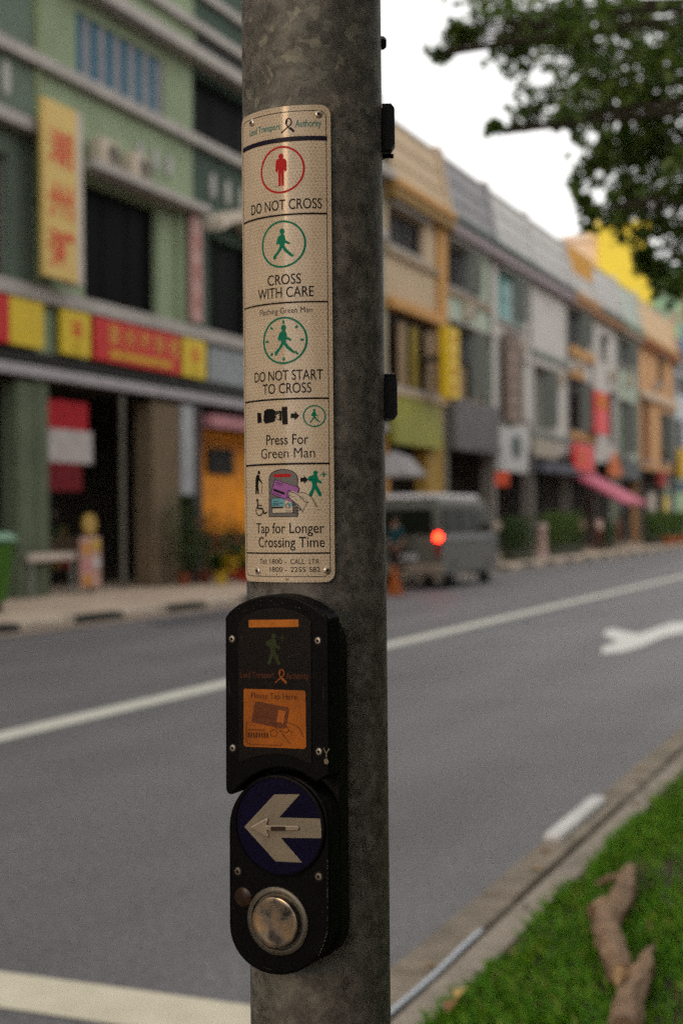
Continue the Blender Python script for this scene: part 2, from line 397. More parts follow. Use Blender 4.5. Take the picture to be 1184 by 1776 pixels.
def left_shop(u0, u1, label, wm, ops, **kw):
    r = shophouse(u0, u1, label, wm, ops, ztop=13.2, **kw)
    e0, e1 = u0 + .004, u1 - .004
    band(r, e0, e1, 6.02, 6.32, .22, M_band); band(r, e0, e1, 10.75, 11.0, .2, M_band)
    band(r, e0, e1, 12.72, 13.0, .45, M_band)
    band(r, e0, e1, 13.0, 13.5, .12, wm, 'parapet', back=.3); band(r, e0, e1, 13.5, 13.72, .3, M_band, back=.3)
    band(r, e0, e1, 13.72, 14.4, .08, wm, 'parapet', back=.3); band(r, e0, e1, 14.4, 14.62, .24, M_band, back=.3); band(r, e0, e1, 14.62, 15.6, .02, wm, 'parapet', back=.3)
    band(r, e0, e1, 4.78, 5.02, .1, M_black, 'fascia')
    MB().box(e0, e1, FD - .14, FD - .004, 4.50, 4.73).build('canopy', M_cap, r, bevel=.03)
    return r
def vents(r, us, z0, z1, m):
    for a in us:
        g = MB(); n = 14; rx, ry = .13, (z1 - z0) / 2
        g.prism([(a + rx * math.cos(2 * math.pi * k / n), (z0 + z1) / 2 + ry * math.sin(2 * math.pi * k / n)) for k in range(n)], lambda p, q, h: (-FD + h, p, q), 0.003, .06)
        g.build('vent', m, r)
M_vent = mat('vent_pale', (.38, .37, .34), .7)

# G0: grey-green house cut by the left edge of the picture
r = left_shop(17.3, 23.9, 'grey green shophouse cut off beside the yellow vertical sign', W_green0, [(18.2, 23.05, 6.32, 8.8), (18.2, 22.2, 11.2, 12.5)], colw=.6)
window(r, 18.2, 23.05, 6.32, 8.8, 4, 2); window(r, 18.2, 22.2, 11.2, 12.5, 4)
band(r, 17.6, 23.88, 9.3, 9.55, .35, M_band, 'hood'); vents(r, [21.0, 22.0, 22.95], 9.9, 10.6, M_vent)
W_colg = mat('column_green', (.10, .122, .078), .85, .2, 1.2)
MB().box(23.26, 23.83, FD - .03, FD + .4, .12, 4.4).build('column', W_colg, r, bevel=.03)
# G1: light green
r = left_shop(23.9, 30.5, 'light green shophouse with blue louvres above the red and yellow shop sign', W_green, [(25.7, 28.8, 6.34, 8.85), (25.45, 29.15, 11.02, 12.4)], colm=W_colg, colw=.46)
window(r, 25.7, 28.8, 6.34, 8.85, 3, 1, mat('frame_dark', (.016, .016, .013), .8, spec=.02))
for k in range(12):
    a = 25.45 + 3.7 * k / 12
    MB().box(a + .01, a + .30, FD + .04, FD + .10, 11.03, 12.38).build('louvre', M_blue if k % 2 == 0 else M_lgrey, r)
band(r, 25.3, 30.45, 9.0, 9.2, .55, M_band, 'hood'); vents(r, [28.0, 28.7, 29.3], 9.7, 10.25, M_vent)
band(r, 23.92, 24.12, 6.4, 12.6, .06, mat('downpipe_green', (.2, .24, .12), .7), 'downpipe')
band(r, 29.6, 30.4, 6.35, 9.0, .1, W_green, 'pilaster')
MB().box(28.5, 29.75, FD - .005, FD + .5, .12, 4.4).build('column', mat('column_tan', (.15, .11, .067), .8, .15, 1.5), r, bevel=.03)
MB().box(29.78, 30.35, FD - .06, FD + .2, 2.25, 4.4).build('white_board', mat('board_white', (.34, .35, .36), .6), r)
MB().tube([(-FD + .1, 27.0, .12), (-FD + .1, 27.0, 4.4)], .06).build('post', mat('post_grey', (.12, .11, .09)), r)
MB().box(26.3, 28.4, 18.6, 18.7, .9, 1.3).build('counter', mat('counter_brown', (.1, .075, .05)), r)
# G2: dark green
r = left_shop(30.5, 37.1, 'dark green shophouse with an arched door hood beside the grey pole', W_dgreen, [(30.6, 36.9, 11.02, 12.55), (31.3, 33.6, 6.34, 8.7), (34.2, 36.4, 6.34, 8.7)], colm=mat('column_dim', (.06, .05, .05)), colw=.4)
window(r, 30.6, 36.9, 11.02, 12.55, 5, 1, mat('frame_dgreen', (.02, .03, .022), .8, spec=.02)); window(r, 31.3, 33.6, 6.34, 8.7, 3, 2, mat('frame_dgreen', (.02, .03, .022), .8, spec=.02)); window(r, 34.2, 36.4, 6.34, 8.7, 3, 2, mat('frame_dgreen', (.02, .03, .022), .8, spec=.02))
band(r, 30.52, 37.08, 13.02, 13.48, .14, M_black, 'fascia')  # black strip painted in place of the shadow gap between the bands
g = MB(); P = [(31.1 + 2.6 * k / 12, 8.78 + .42 * math.sin(math.pi * k / 12)) for k in range(13)]
P2 = [(a, b + .28) for a, b in P]; g.prism(P + P2[::-1], lambda p, q, h: (-FD + h, p, q), .003, .5)
g.build('arched_hood', mat('hood_cream', (.55, .47, .38), .7), r)
vents(r, [31.5, 32.3, 33.1, 33.9, 34.7], 9.65, 10.3, M_vent)
band(r, 31.05, 36.9, 5.06, 5.96, .12, mat('sign_grey_blue', (.24, .26, .27), .5), 'sign_board')
MB().box(31.0, 36.9, FD - .2, FD + .1, 3.95, 4.25).build('pink_beam', mat('beam_pink', (.42, .18, .2), .6), r)
# G3: mostly hidden behind the pole
r = left_shop(37.1, 43.5, 'pale shophouse between the dark green and the cream ones behind the pole', mat('wall_sage', (.22, .24, .18), .85), [(38, 42.6, 11.1, 12.4), (38, 42.6, 6.4, 8.6)])
window(r, 38, 42.6, 11.1, 12.4, 4); window(r, 38, 42.6, 6.4, 8.6, 4, 2)

# signs on the left houses -------------------------------------------------
Tf = lambda d: (lambda p, q, h: (-d + h, p, q))
def board(name, label, u0, u1, z0, z1, m, d=FD - .14, th=.12, cat='sign', group=None):
    r = thing(name, (-d, (u0 + u1) / 2, z0), label, cat, group)
    MB().box(u0, u1, d - th, d, z0, z1).build('board', m, r, bevel=.01)
    return r
r = board('vertical_sign', 'tall pale yellow vertical sign with three red characters on the light green house', 23.36, 24.54, 6.45, 9.95, M_ypale, FD - .5, .1)
MB().box(24.545, 24.78, FD - .58, FD - .2, 6.45, 9.95).build('side_panel', mat('sign_side', (.5, .44, .38), .6), r)
MB().box(23.9, 24.5, FD - .19, FD - .01, 8.0, 8.1).build('bracket', M_black, r)
for ch, z in zip('潮州粥', (9.05, 8.0, 7.05)): char(Tf(FD - .612), ch, 23.95, z, .86, .72, M_redc, r)
def fascia_sign(u0, u1, label, m, draw, z0=5.06, z1=5.98, sh=-.27):
    u0 += sh; u1 += sh
    r = board('fascia_sign', label, u0, u1, z0, z1, m, FD - .12, .1)
    if draw:
        for mm, fn in draw:
            g = MB(); fn(g, Tf(FD - .228), mm, r)
            if g.v: g.build('lettering', mm, r)
    return r
M_gold = mat('lettering_gold', (.62, .36, .05), .5)
fascia_sign(18.0, 23.02, 'red shop sign at the left edge beside a yellow square', M_red, [(M_gold, lambda g, T, m, r: [char(T, c, 18.53 + i * .95, 5.6, .6, .5, m, r) for i, c in enumerate('美味海鲜')])])
fascia_sign(23.03, 24.15, 'plain yellow square sign left of the light green pilaster', M_ysign, None)
def blob(u):
    return [(M_redc, lambda g, T, m, r: char(T, '福', u - .27, 5.62, .40, .36, m, r)), (mat('lettering_mustard', (.5, .3, .02)), lambda g, T, m, r: char(T, '记', u - .27, 5.25, .3, .2, m, r))]
fascia_sign(24.8, 25.85, 'yellow square sign with a red character, left of the red sign', M_ysign, blob(25.32))
def redsign(g, T, m, r):
    for i, c in enumerate('潮州海鲜楼'): char(T, c, 26.48 + i * .66, 5.66, .42, .46, m, r)
r = fascia_sign(26.0, 29.72, 'long red shop sign with five gold characters', M_red, [(M_gold, redsign), (M_ysign, lambda g, T, m, r: MB().box(26.33, 29.03, FD - .227, FD - .2215, 5.16, 5.33).build('gold_stripe', mat('stripe_amber', (.55, .30, .03)), r))])
fascia_sign(29.85, 30.98, 'yellow square sign with a red character, right of the red sign', M_ysign, blob(30.4))
r = board('pink_sign', 'narrow faded pink vertical sign on the light green pilaster', 29.92, 30.45, 6.4, 8.98, mat('sign_pink', (.45, .25, .22), .5), FD - .2, .08)
for i, c in enumerate('茶室冰'): char(Tf(FD - .29), c, 30.18, 8.3 - i * .7, .3, .4, mat('lettering_pale_red', (.42, .12, .1)), r)
# air conditioners on the hood
def aircon(u, z, d, label):
    r = thing('air_conditioner', (-d, u, z), label, 'air conditioner', 'air conditioning boxes on the window hood')
    MB().box(u - .38, u + .38, d - .3, d, z, z + .58).build('casing', mat('ac_casing', (.50, .42, .33), .6), r, bevel=.02)
    g = MB(); g.lathe((-d + .301, u + .13, z + .29), (1, 0, 0), [(.22, 0), (.22, .012)], 20); f = g.build('fan_grille', mat('ac_grille', (.07, .06, .05), .6), r)
    g = MB()
    for k in range(5): g.box(u - .09 + .002, u + .35, d - .325, d - .315, z + .1 + k * .09, z + .115 + k * .09)
    g.build('grille_bar', mat('ac_casing', (.50, .42, .33)), f)
aircon(26.15, 9.2, FD - .1, 'cream air conditioner on the hood, nearer the yellow vertical sign')
aircon(27.45, 9.2, FD - .1, 'cream air conditioner on the hood, the one farther from the yellow sign')

# shop interior things on the left --------------------------------------
r = thing('hanging_banner', (-FD, 25.1, 2.3), 'red and white striped banner hanging in the shop opening', 'banner')
for z0, z1, m, a, b in ((3.55, 4.15, mat('cloth_red', (.36, .012, .02), .8), 24.4, 25.95), (2.86, 3.548, mat('cloth_white', (.42, .38, .37), .8), 24.38, 26.12), (2.27, 2.858, mat('cloth_maroon', (.14, .006, .01), .8), 24.42, 25.7)):
    MB().box(a, b, FD + .1, FD + .16, z0, z1).build('stripe', m, r)
r = thing('railing', (-FD, 24.3, .12), 'low white railing bar in front of the green column', 'railing')
MB().box(23.42, 25.1, FD - .16, FD - .08, .84, 1.0).build('rail', mat('rail_white', (.5, .42, .36), .6), r, bevel=.01)
for a in (23.5, 24.95): MB().box(a, a + .06, FD - .15, FD - .09, .12, .84).build('post', mat('rail_grey', (.2, .2, .18)), r)
r = thing('menu_stand', (-FD, 25.4, .12), 'upright menu stand with colourful pictures and a round yellow top', 'menu stand')
MB().box(25.05, 25.8, FD - .3, FD - .22, .25, 1.3).build('panel', mat('menu_pink', (.45, .27, .22), .6, .3, 4), r, bevel=.03)
g = MB(); g.lathe((-FD + .23, 25.42, 1.56), (1, 0, 0), [(.23, 0), (.23, .06)], 20); g.build('topper', mat('topper_yellow', (.42, .27, .07), .6), r)
MB().box(25.39, 25.45, FD - .29, FD - .24, .12, 1.4).build('leg', M_black, r)
for a, z, m in ((25.1, .95, mat('photo_orange', (.5, .22, .03))), (25.45, 1.02, mat('photo_yellow', (.5, .33, .04))), (25.48, .66, mat('photo_pale', (.5, .45, .45))), (25.1, .6, mat('photo_rose', (.5, .2, .22))), (25.12, .3, mat('photo_orange', (.5, .22, .03)))):
    MB().box(a, a + .28, FD - .306, FD - .301, z, z + .22).build('picture', m, r)
r = thing('goods_shelf', (-18.9, 27.3, .12), 'dark shelf of goods at the back of the dark shop', 'shelf')
for z in (.5, 1.1, 1.7, 2.3): MB().box(26.0, 28.4, 18.8, 19.2, z, z + .04).build('shelf_board', M_dark, r)
for i in range(22):
    z = (.54, 1.14, 1.74, 2.34)[i % 4]; a = 26.05 + (i // 4) * .4 + random.uniform(0, .1); cc_ = ((.25, .03, .02), (.2, .14, .04), (.05, .08, .04), (.12, .1, .09), (.3, .12, .04))[i % 5]
    MB().box(a, a + random.uniform(.15, .3), 18.78, 19.05, z, z + random.uniform(.15, .4)).build('box', mat('goods_%d' % (i % 5), cc_, .6), r)
g = MB(); g.lathe((-18.0, 27.4, 3.2), (0, 0, 1), [(.05, -.3), (.24, -.2), (.28, 0), (.24, .2), (.05, .3)], 16)
tag(g.build('lantern', mat('lantern_orange', (.35, .09, .02), .6), smooth=True), 'dim orange lantern hanging inside the dark shop', 'lantern')
r = thing('green_bin', (-14.4, 18.70, .12), 'large green wheeled bin at the left edge of the pavement', 'bin')
g = MB(); g.quadbox([(-14.05, 18.15, .3), (-14.05, 19.40, .3), (-14.85, 19.40, .3), (-14.85, 18.15, .3), (-13.95, 18.05, 1.3), (-13.95, 19.50, 1.3), (-14.95, 19.50, 1.3), (-14.95, 18.05, 1.3)])
g.build('body', mat('bin_green', (.045, .125, .01), .5, .1, 2), r, bevel=.04)
g = MB(); g.quadbox([(-13.9, 18.00, 1.31), (-13.9, 19.56, 1.31), (-15.0, 19.56, 1.31), (-15.0, 18.00, 1.31), (-13.98, 18.10, 1.44), (-13.98, 19.46, 1.44), (-14.95, 19.46, 1.5), (-14.95, 18.10, 1.5)])
g.build('lid', mat('bin_lid', (.14, .26, .17), .5), r, bevel=.03)
for a in (18.30, 19.25):
    for d in (14.15, 14.75):
        g = MB(); g.lathe((-d, a - .03, .21), (0, 1, 0), [(.09, 0), (.09, .06)], 14); g.build('wheel', M_black, r)
# orange stall front with a screen
r = thing('orange_shopfront', (-17.3, 32.5, .12), 'bright orange shopfront panel with a dark screen beside the pole', 'shopfront')
MB().box(31.6, 36.0, 17.3, 17.4, 1.3, 3.95).build('panel', mat('panel_orange', (.85, .30, .008), .5, .25, 1.5), r)
MB().box(32.4, 33.8, 17.22, 17.29, 2.85, 3.5).build('screen', M_black, r)
MB().box(31.6, 36.0, 17.3, 17.45, .12, 1.28).build('base', mat('panel_brown', (.08, .04, .02)), r)

# leaf meshes ----------------------------------------------------------------
def leaf_mat(name, c0, c1, tr=.3):
    m = bpy.data.materials.new(name); m.use_nodes = True; n = m.node_tree; b = n.nodes['Principled BSDF']
    b.inputs['Roughness'].default_value = .5; b.inputs['Specular IOR Level'].default_value = .3
    g = n.nodes.new('ShaderNodeNewGeometry'); cr = n.nodes.new('ShaderNodeValToRGB'); cr.color_ramp.elements[0].color = (*c0, 1); cr.color_ramp.elements[1].color = (*c1, 1)
    n.links.new(g.outputs['Random Per Island'], cr.inputs[0]); n.links.new(cr.outputs[0], b.inputs['Base Color'])
    tl = n.nodes.new('ShaderNodeBsdfTranslucent'); mx = n.nodes.new('ShaderNodeMixShader'); mx.inputs[0].default_value = tr
    n.links.new(cr.outputs[0], tl.inputs[0]); n.links.new(b.outputs[0], mx.inputs[1]); n.links.new(tl.outputs[0], mx.inputs[2]); n.links.new(mx.outputs[0], n.nodes['Material Output'].inputs[0])
    return m
def leaves(name, centers, sizes, m, seed=0, droop=.3):
    """centers Nx3, sizes N: diamond leaves with random turn"""
    rg = np.random.default_rng(seed); C = np.asarray(centers, float); N = len(C); S = np.asarray(sizes)[:, None]
    a = rg.normal(size=(N, 3)); a[:, 2] -= droop; a /= np.linalg.norm(a, axis=1, keepdims=True)
    b = rg.normal(size=(N, 3)) * .6 + np.array([0, 0, 1.0]); b = np.cross(a, b); b /= np.linalg.norm(b, axis=1, keepdims=True)
    c = np.cross(a, b)
    V = np.stack([C - a * S * .5, C + b * S * .24 + c * S * .04, C + a * S * .5, C - b * S * .24 + c * S * .04], 1).reshape(-1, 3)
    F = (np.arange(N) * 4)[:, None] + np.array([[0, 1, 2, 3]])
    return np_mesh(name, V, F, m)
def shrub_pts(c, rx, ry, rz, n, seed):
    rg = np.random.default_rng(seed); p = rg.normal(size=(n, 3)); p /= np.linalg.norm(p, axis=1, keepdims=True); p *= (rg.random((n, 1)) ** .45)
    p *= 1 + .25 * np.sin(p[:, :1] * 5 + seed) * np.cos(p[:, 1:2] * 6)
    return p * np.array([rx, ry, rz]) + np.array(c)
L_shrub = leaf_mat('shrub_leaf', (.012, .035, .008), (.05, .10, .015))
L_bright = leaf_mat('hedge_leaf', (.03, .07, .008), (.10, .17, .02))
def potted(u, d, hgt, rad, label, flower=None, potm=None, seed=1, leaf=None, grp='potted plants outside the orange shopfront'):
    r = thing('potted_plant', (-d, u, .12), label, 'plant', grp)
    g = MB(); g.lathe((-d, u, .12), (0, 0, 1), [(.12, 0), (.17, .26), (.19, .3), (.16, .3)], 16); g.build('pot', potm or mat('pot_clay', (.2, .06, .03), .7), r, smooth=True)
    MB().tube([(-d, u, .35), (-d + .03, u + .02, .12 + hgt * .6)], .02, 6).build('stem', mat('stem', (.06, .045, .02)), r)
    o = leaves('foliage', shrub_pts((-d, u, .12 + .3 + (hgt - .3) / 2), rad, rad, (hgt - .3) / 2, 900, seed), np.random.default_rng(seed).uniform(.06, .12, 900), leaf or L_shrub, seed)
    adopt(o, r)
    if flower:
        fl = shrub_pts((-d + .2, u, .12 + .25 + (hgt - .3) * .55), rad, rad, (hgt - .3) * .5, 90, seed + 5)
        o = leaves('blossom', fl, np.full(90, .14), flower, seed + 9); adopt(o, r); o['kind'] = 'stuff'
F_y = leaf_mat('petal_yellow', (.5, .28, .01), (.65, .42, .02)); F_r = leaf_mat('petal_red', (.35, .02, .01), (.5, .05, .01))
M_poty = mat('pot_yellow', (.5, .33, .03), .6); M_potr = mat('pot_red', (.36, .03, .01), .6)
potted(29.0, 16.1, 2.2, .62, 'tall dark leafy potted plant in front of the tan column', None, None, 3)
potted(30.2, 16.2, 1.8, .65, 'bushy dark potted plant with red flowers beside the tall one', F_r, None, 4)
potted(29.9, 15.6, .75, .28, 'small potted plant with yellow flowers in a yellow pot', F_y, M_poty, 5)
potted(31.0, 15.5, .95, .4, 'low potted plant heavy with yellow flowers in a red pot', F_y, M_potr, 6)
potted(31.5, 15.4, .7, .36, 'low potted plant with red flowers closest to the pole', F_r, M_potr, 7)
potted(32.2, 16.4, 1.5, .45, 'green potted plant in front of the orange panel', None, M_potr, 8)

# ------------------------------------------------------------------ right part of the row
def right_shop(u0, u1, label, wm, ops, gut, fas, par, low=None, pz=15.0, **kw):
    r = shophouse(u0, u1, label, wm, ops, ztop=12.75, **kw)
    e0, e1 = u0 + .004, u1 - .004
    MB().box(e0, e1, FD - .45, FD - .003, 12.2, 12.55).build('fascia', fas, r)
    MB().box(e0, e1, FD - .55, FD - .003, 12.553, 12.8).build('gutter', gut, r, bevel=.02)
    # steep parapet roof, leaning back
    g = MB(); g.quadbox([(-FD + .3, e0, 12.803), (-FD + .3, e1, 12.803), (-FD - .4, e1, 12.803), (-FD - .4, e0, 12.803), (-FD - .15, e0, pz), (-FD - .15, e1, pz), (-FD - .5, e1, pz), (-FD - .5, e0, pz)])
    g.build('parapet', par, r)
    MB().box(e0, e1, FD + .1, FD + .54, pz + .002, pz + .12).build('coping', M_band, r)
    for q in (.33, .66):
        z_ = 12.8 + (pz - 12.8) * q; x_ = FD - .3 + .45 * q
        MB().box(e0, e1, x_ - .05, x_ + .2, z_ - .05, z_ + .05).build('moulding', par, r)
    for a in (u0 + .02, u1 - .32):
        g = MB(); g.quadbox([(-FD + .4, a, 12.81), (-FD + .4, a + .3, 12.81), (-FD - .1, a + .3, 12.81), (-FD - .1, a, 12.81), (-FD - .08, a, pz + .3), (-FD - .08, a + .3, pz + .3), (-FD - .5, a + .3, pz + .3), (-FD - .5, a, pz + .3)]); g.build('party_wall_fin', par, r)
    return r
W_cream = mat('wall_cream', (.50, .38, .25), .85, .1, .7); M_or = mat('trim_orange', (.50, .26, .08), .7, .12, 1)
M_ggut = mat('gutter_green', (.03, .06, .045), .6); M_mauve = mat('fascia_mauve', (.34, .28, .29), .7)
M_wht = mat('wall_white', (.56, .53, .49), .85, .1, .8); M_pgreen = mat('wall_pale_green', (.42, .48, .38), .85, .1, .8)
M_wgrey = mat('roof_grey', (.28, .27, .28), .85, .2, .6); M_lgr = mat('parapet_light', (.52, .50, .48), .85, .1, .6)
M_peach = mat('wall_peach', (.58, .32, .15), .85, .1, .8); M_terr = mat('terracotta', (.34, .13, .05), .8)
M_fdark = mat('frame_dark', (.016, .016, .013), .8, spec=.02)
M_brick = mat('pot_clay', (.2, .06, .03))
r = right_shop(43.5, 49.62, 'cream shophouse with orange trim and a lime green fascia next to the pole', W_cream, [(43.9, 47.4, 10.75, 12.0), (43.7, 48.6, 6.1, 8.6)], M_or, mat('trim_ochre', (.28, .17, .06)), W_cream, colm=M_or, colw=.3)
window(r, 43.9, 47.4, 10.75, 12.0, 3); window(r, 43.7, 48.6, 6.1, 8.6, 4, 1, mat('frame_brown', (.1, .07, .04)))
for a in (44.9, 46.1, 47.6): MB().box(a, a + .7, FD + .02, FD + .08, 6.12, 8.3).build('curtain', mat('curtain_tan', (.3, .21, .12)) if a != 46.1 else mat('curtain_olive', (.28, .2, .03)), r)
band(r, 43.52, 48.7, 8.6, 8.95, .3, M_or, 'hood'); band(r, 48.72, 49.6, 5.9, 12.2, .16, M_or, 'pilaster'); band(r, 43.52, 49.6, 10.4, 10.62, .15, mat('sill_tan', (.34, .26, .17)), 'sill')
band(r, 43.52, 49.6, 5.78, 6.02, .15, W_cream, 'sill')
g = MB(); g.quadbox([(-FD + .32, 43.55, 4.12), (-FD + .32, 48.4, 4.12), (-FD + .05, 48.4, 4.14), (-FD + .05, 43.55, 4.14), (-FD + .22, 43.55, 5.7), (-FD + .22, 48.4, 5.7), (-FD + .05, 48.4, 5.72), (-FD + .05, 43.55, 5.72)])
g.build('fascia_board', mat('fascia_lime', (.25, .24, .025), .6, .15, 1), r)
MB().box(47.6, 49.58, FD + .0, FD + .5, .12, 4.6).build('column', mat('column_ochre', (.36, .22, .05), .7), r, bevel=.03)
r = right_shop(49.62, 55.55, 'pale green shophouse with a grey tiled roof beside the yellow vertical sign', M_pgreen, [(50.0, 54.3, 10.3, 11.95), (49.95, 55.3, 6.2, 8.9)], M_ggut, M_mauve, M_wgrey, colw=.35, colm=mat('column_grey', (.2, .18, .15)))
window(r, 50.0, 54.3, 10.3, 11.95, 4); window(r, 49.95, 55.3, 6.2, 8.9, 4, 3, mat('frame_grey', (.2, .19, .17)))
for a in (51.0, 53.0): MB().box(a, a + 1.2, FD + .02, FD + .08, 6.25, 7.4 + .3 * (a > 52)).build('curtain', mat('curtain_tan', (.3, .21, .12)), r)
band(r, 49.7, 55.5, 4.2, 6.1, .35, mat('fascia_grey_brown', (.13, .12, .12), .7, .2, 1), 'fascia_board'); band(r, 49.64, 55.5, 9.95, 10.15, .12, mat('sill_tan', (.34, .26, .17)), 'sill')
r = right_shop(55.55, 61.6, 'white shophouse with a teal window and a brown vertical sign', M_wht, [(56.6, 60.6, 9.9, 11.95), (59.4, 61.0, 6.1, 8.4)], M_ggut, M_mauve, M_lgr, colw=.6, colm=mat('column_dull', (.24, .21, .19)))  # columns in one dull grey-brown, darker than the walls
window(r, 56.6, 60.6, 9.9, 11.95, 4, 2, mat('frame_teal', (.1, .3, .28)), mat('pane_teal', (.12, .32, .30), .3)); window(r, 59.4, 61.0, 6.1, 8.4, 2)
band(r, 59.9, 60.9, 5.9, 9.3, .2, M_wht, 'pilaster')
r = right_shop(61.6, 68.55, 'white shophouse with one tall shuttered window right of the brown sign', M_wht, [(62.2, 65.4, 5.7, 8.45)], mat('gutter_grey', (.12, .12, .12)), M_mauve, M_lgr, colw=.5, colm=mat('column_dull', (.24, .21, .19)))
window(r, 62.2, 65.4, 5.7, 8.45, 3, 2, mat('frame_grey', (.2, .19, .17)), mat('shutter_green_grey', (.17, .17, .13), .6))
band(r, 61.65, 68.5, 9.0, 9.25, .15, mat('sill_greygreen', (.25, .27, .24)), 'sill'); band(r, 61.65, 68.5, 5.35, 5.6, .15, mat('sill_greygreen', (.25, .27, .24)), 'sill')
band(r, 61.65, 68.5, 3.7, 4.2, .6, mat('awning_slate', (.09, .09, .11)), 'awning'); band(r, 61.65, 66.0, 4.4, 5.2, .15, mat('signboard_cream', (.4, .34, .27)), 'sign_board')
r = right_shop(68.55, 74.0, 'white shophouse with dark openings and orange trim over the pink awning', M_wht, [(68.8, 73.0, 10.2, 12.0), (68.8, 72.9, 6.0, 8.5)], M_or, mat('fascia_orange', (.36, .19, .09)), M_lgr, colw=.5, colm=mat('column_dull', (.24, .21, .19)))
window(r, 68.8, 73.0, 10.2, 12.0, 2, 1, M_fdark); window(r, 68.8, 72.9, 6.0, 8.5, 3, 1, mat('frame_maroon', (.1, .015, .02)))
MB().box(68.6, 73.9, FD - .1, FD + .45, 13.9, 15.1).build('roof_panel', mat('panel_roof_orange', (.60, .30, .05), .8), r)
band(r, 68.6, 73.9, 9.65, 10.15, .2, M_or, 'sill'); band(r, 68.6, 71.0, 8.55, 8.9, .3, M_or, 'hood'); band(r, 68.6, 73.9, 5.55, 5.9, .2, M_or, 'sill')
r = right_shop(74.0, 80.2, 'cream white shophouse behind the red vertical sign', M_wht, [(76, 77.6, 10.4, 11.4), (77.8, 79.4, 6.0, 8.5)], M_ggut, mat('fascia_orange', (.36, .19, .09)), M_lgr, colw=.5, colm=mat('column_dull', (.24, .21, .19)))
window(r, 76, 77.6, 10.4, 11.4, 2); window(r, 77.8, 79.4, 6.0, 8.5, 2, 2)
r = right_shop(80.2, 86.2, 'pale green shophouse with narrow green windows before the peach one', M_pgreen, [(80.9, 83.6, 5.3, 8.3), (80.8, 85.5, 10.4, 11.9)], mat('gutter_green_pale', (.12, .2, .12)), mat('fascia_tan', (.38, .28, .2)), mat('parapet_mint', (.46, .50, .44)), colw=.5)
window(r, 80.9, 83.6, 5.3, 8.3, 2, 2, mat('frame_green', (.12, .18, .12)), mat('shutter_green', (.12, .15, .11))); window(r, 80.8, 85.5, 10.4, 11.9, 3)
band(r, 80.5, 85.9, 3.9, 5.0, .2, mat('sign_slate', (.1, .11, .11)), 'sign_board')
r = right_shop(86.2, 99.0, 'peach orange shophouse with terracotta eaves near the street end', M_peach, [(87.5, 90, 5.2, 8.9), (93.8, 97.4, 5.3, 8.4), (93.0, 95.0, 10.4, 12.0)], M_or, M_terr, mat('parapet_peach', (.66, .46, .27)), colw=.5)
window(r, 87.5, 90, 5.2, 8.9, 2, 1, mat('frame_rust', (.25, .09, .02)), mat('pane_rust', (.16, .06, .02))); window(r, 93.8, 97.4, 5.3, 8.4, 3, 1, M_fdark); window(r, 93, 95, 10.4, 12.0, 1)
band(r, 86.3, 98.9, 9.0, 9.5, .3, mat('band_pale_peach', (.6, .44, .3)), 'cornice')
r = right_shop(99.0, 112.0, 'pale blue white shophouse last in the row', mat('wall_bluewhite', (.5, .53, .55)), [(100, 103, 6, 8.5), (105, 109, 6, 8.5), (100, 109, 10.3, 11.6)], mat('gutter_grey', (.12, .12, .12)), mat('fascia_pale', (.45, .44, .42)), M_lgr, pz=14.2)
window(r, 100, 103, 6, 8.5, 2); window(r, 105, 109, 6, 8.5, 3); window(r, 100, 109, 10.3, 11.6, 5)

for u_, z_, lb in ((52.2, 9.25, 'air conditioner below the upper window of the pale green house with the grey roof'), (57.6, 8.75, 'air conditioner under the teal window'), (59.6, 8.75, 'air conditioner under the right half of the teal window'), (66.6, 8.0, 'air conditioner beside the tall shuttered window'), (70.6, 9.0, 'air conditioner between the two dark openings over the pink awning'), (78.3, 9.2, 'air conditioner on the cream white house behind the red vertical sign'), (83.0, 9.3, 'air conditioner between the windows of the second pale green house'), (91.5, 9.7, 'air conditioner on the peach house')):
    aircon(u_, z_, FD - .02, lb)
for r_ in [o for o in col.objects if o.name.startswith('shophouse') and o.type == 'EMPTY' and 43 < o.location.y < 105]:
    ys = [c for c in r_.children if c.name.startswith('wall')][0].data.vertices; a, b_ = min(v.co.y for v in ys), max(v.co.y for v in ys)
    MB().tube([(-FD + .07, b_ - .22, .2), (-FD + .07, b_ - .22, 12.2)], .05, 8).build('downpipe', mat('pipe_grey', (.2, .19, .17), .6), r_, smooth=True)
    for w_ in [c for c in r_.children if c.name.startswith('window')]:
        vs = [v.co for v in w_.data.vertices]; y0, y1 = min(v.y for v in vs), max(v.y for v in vs); z0, z1 = min(v.z for v in vs), max(v.z for v in vs)
        MB().box(y0 - .12, y1 + .12, FD - .16, FD - .003, z0 - .14, z0 - .02).build('sill', M_band, r_)
        MB().box(y0 - .1, y1 + .1, FD - .28, FD - .003, z1 + .03, z1 + .12).build('lintel', M_band, r_)
        if (y1 - y0) > 2.6 and y0 > 49:
            for e in (y0 + (y1 - y0) * .5, ):
                g = MB(); g.quadbox([(-FD + .02, e, z0 + .05), (-FD + .62, e + .25, z0 + .05), (-FD + .62, e + .29, z0 + .05), (-FD + .02, e + .04, z0 + .05), (-FD + .02, e, z1 - .05), (-FD + .62, e + .25, z1 - .05), (-FD + .62, e + .29, z1 - .05), (-FD + .02, e + .04, z1 - .05)])
                g.build('open_shutter', mat('shutter_dull', (.16, .17, .15), .7), r_)

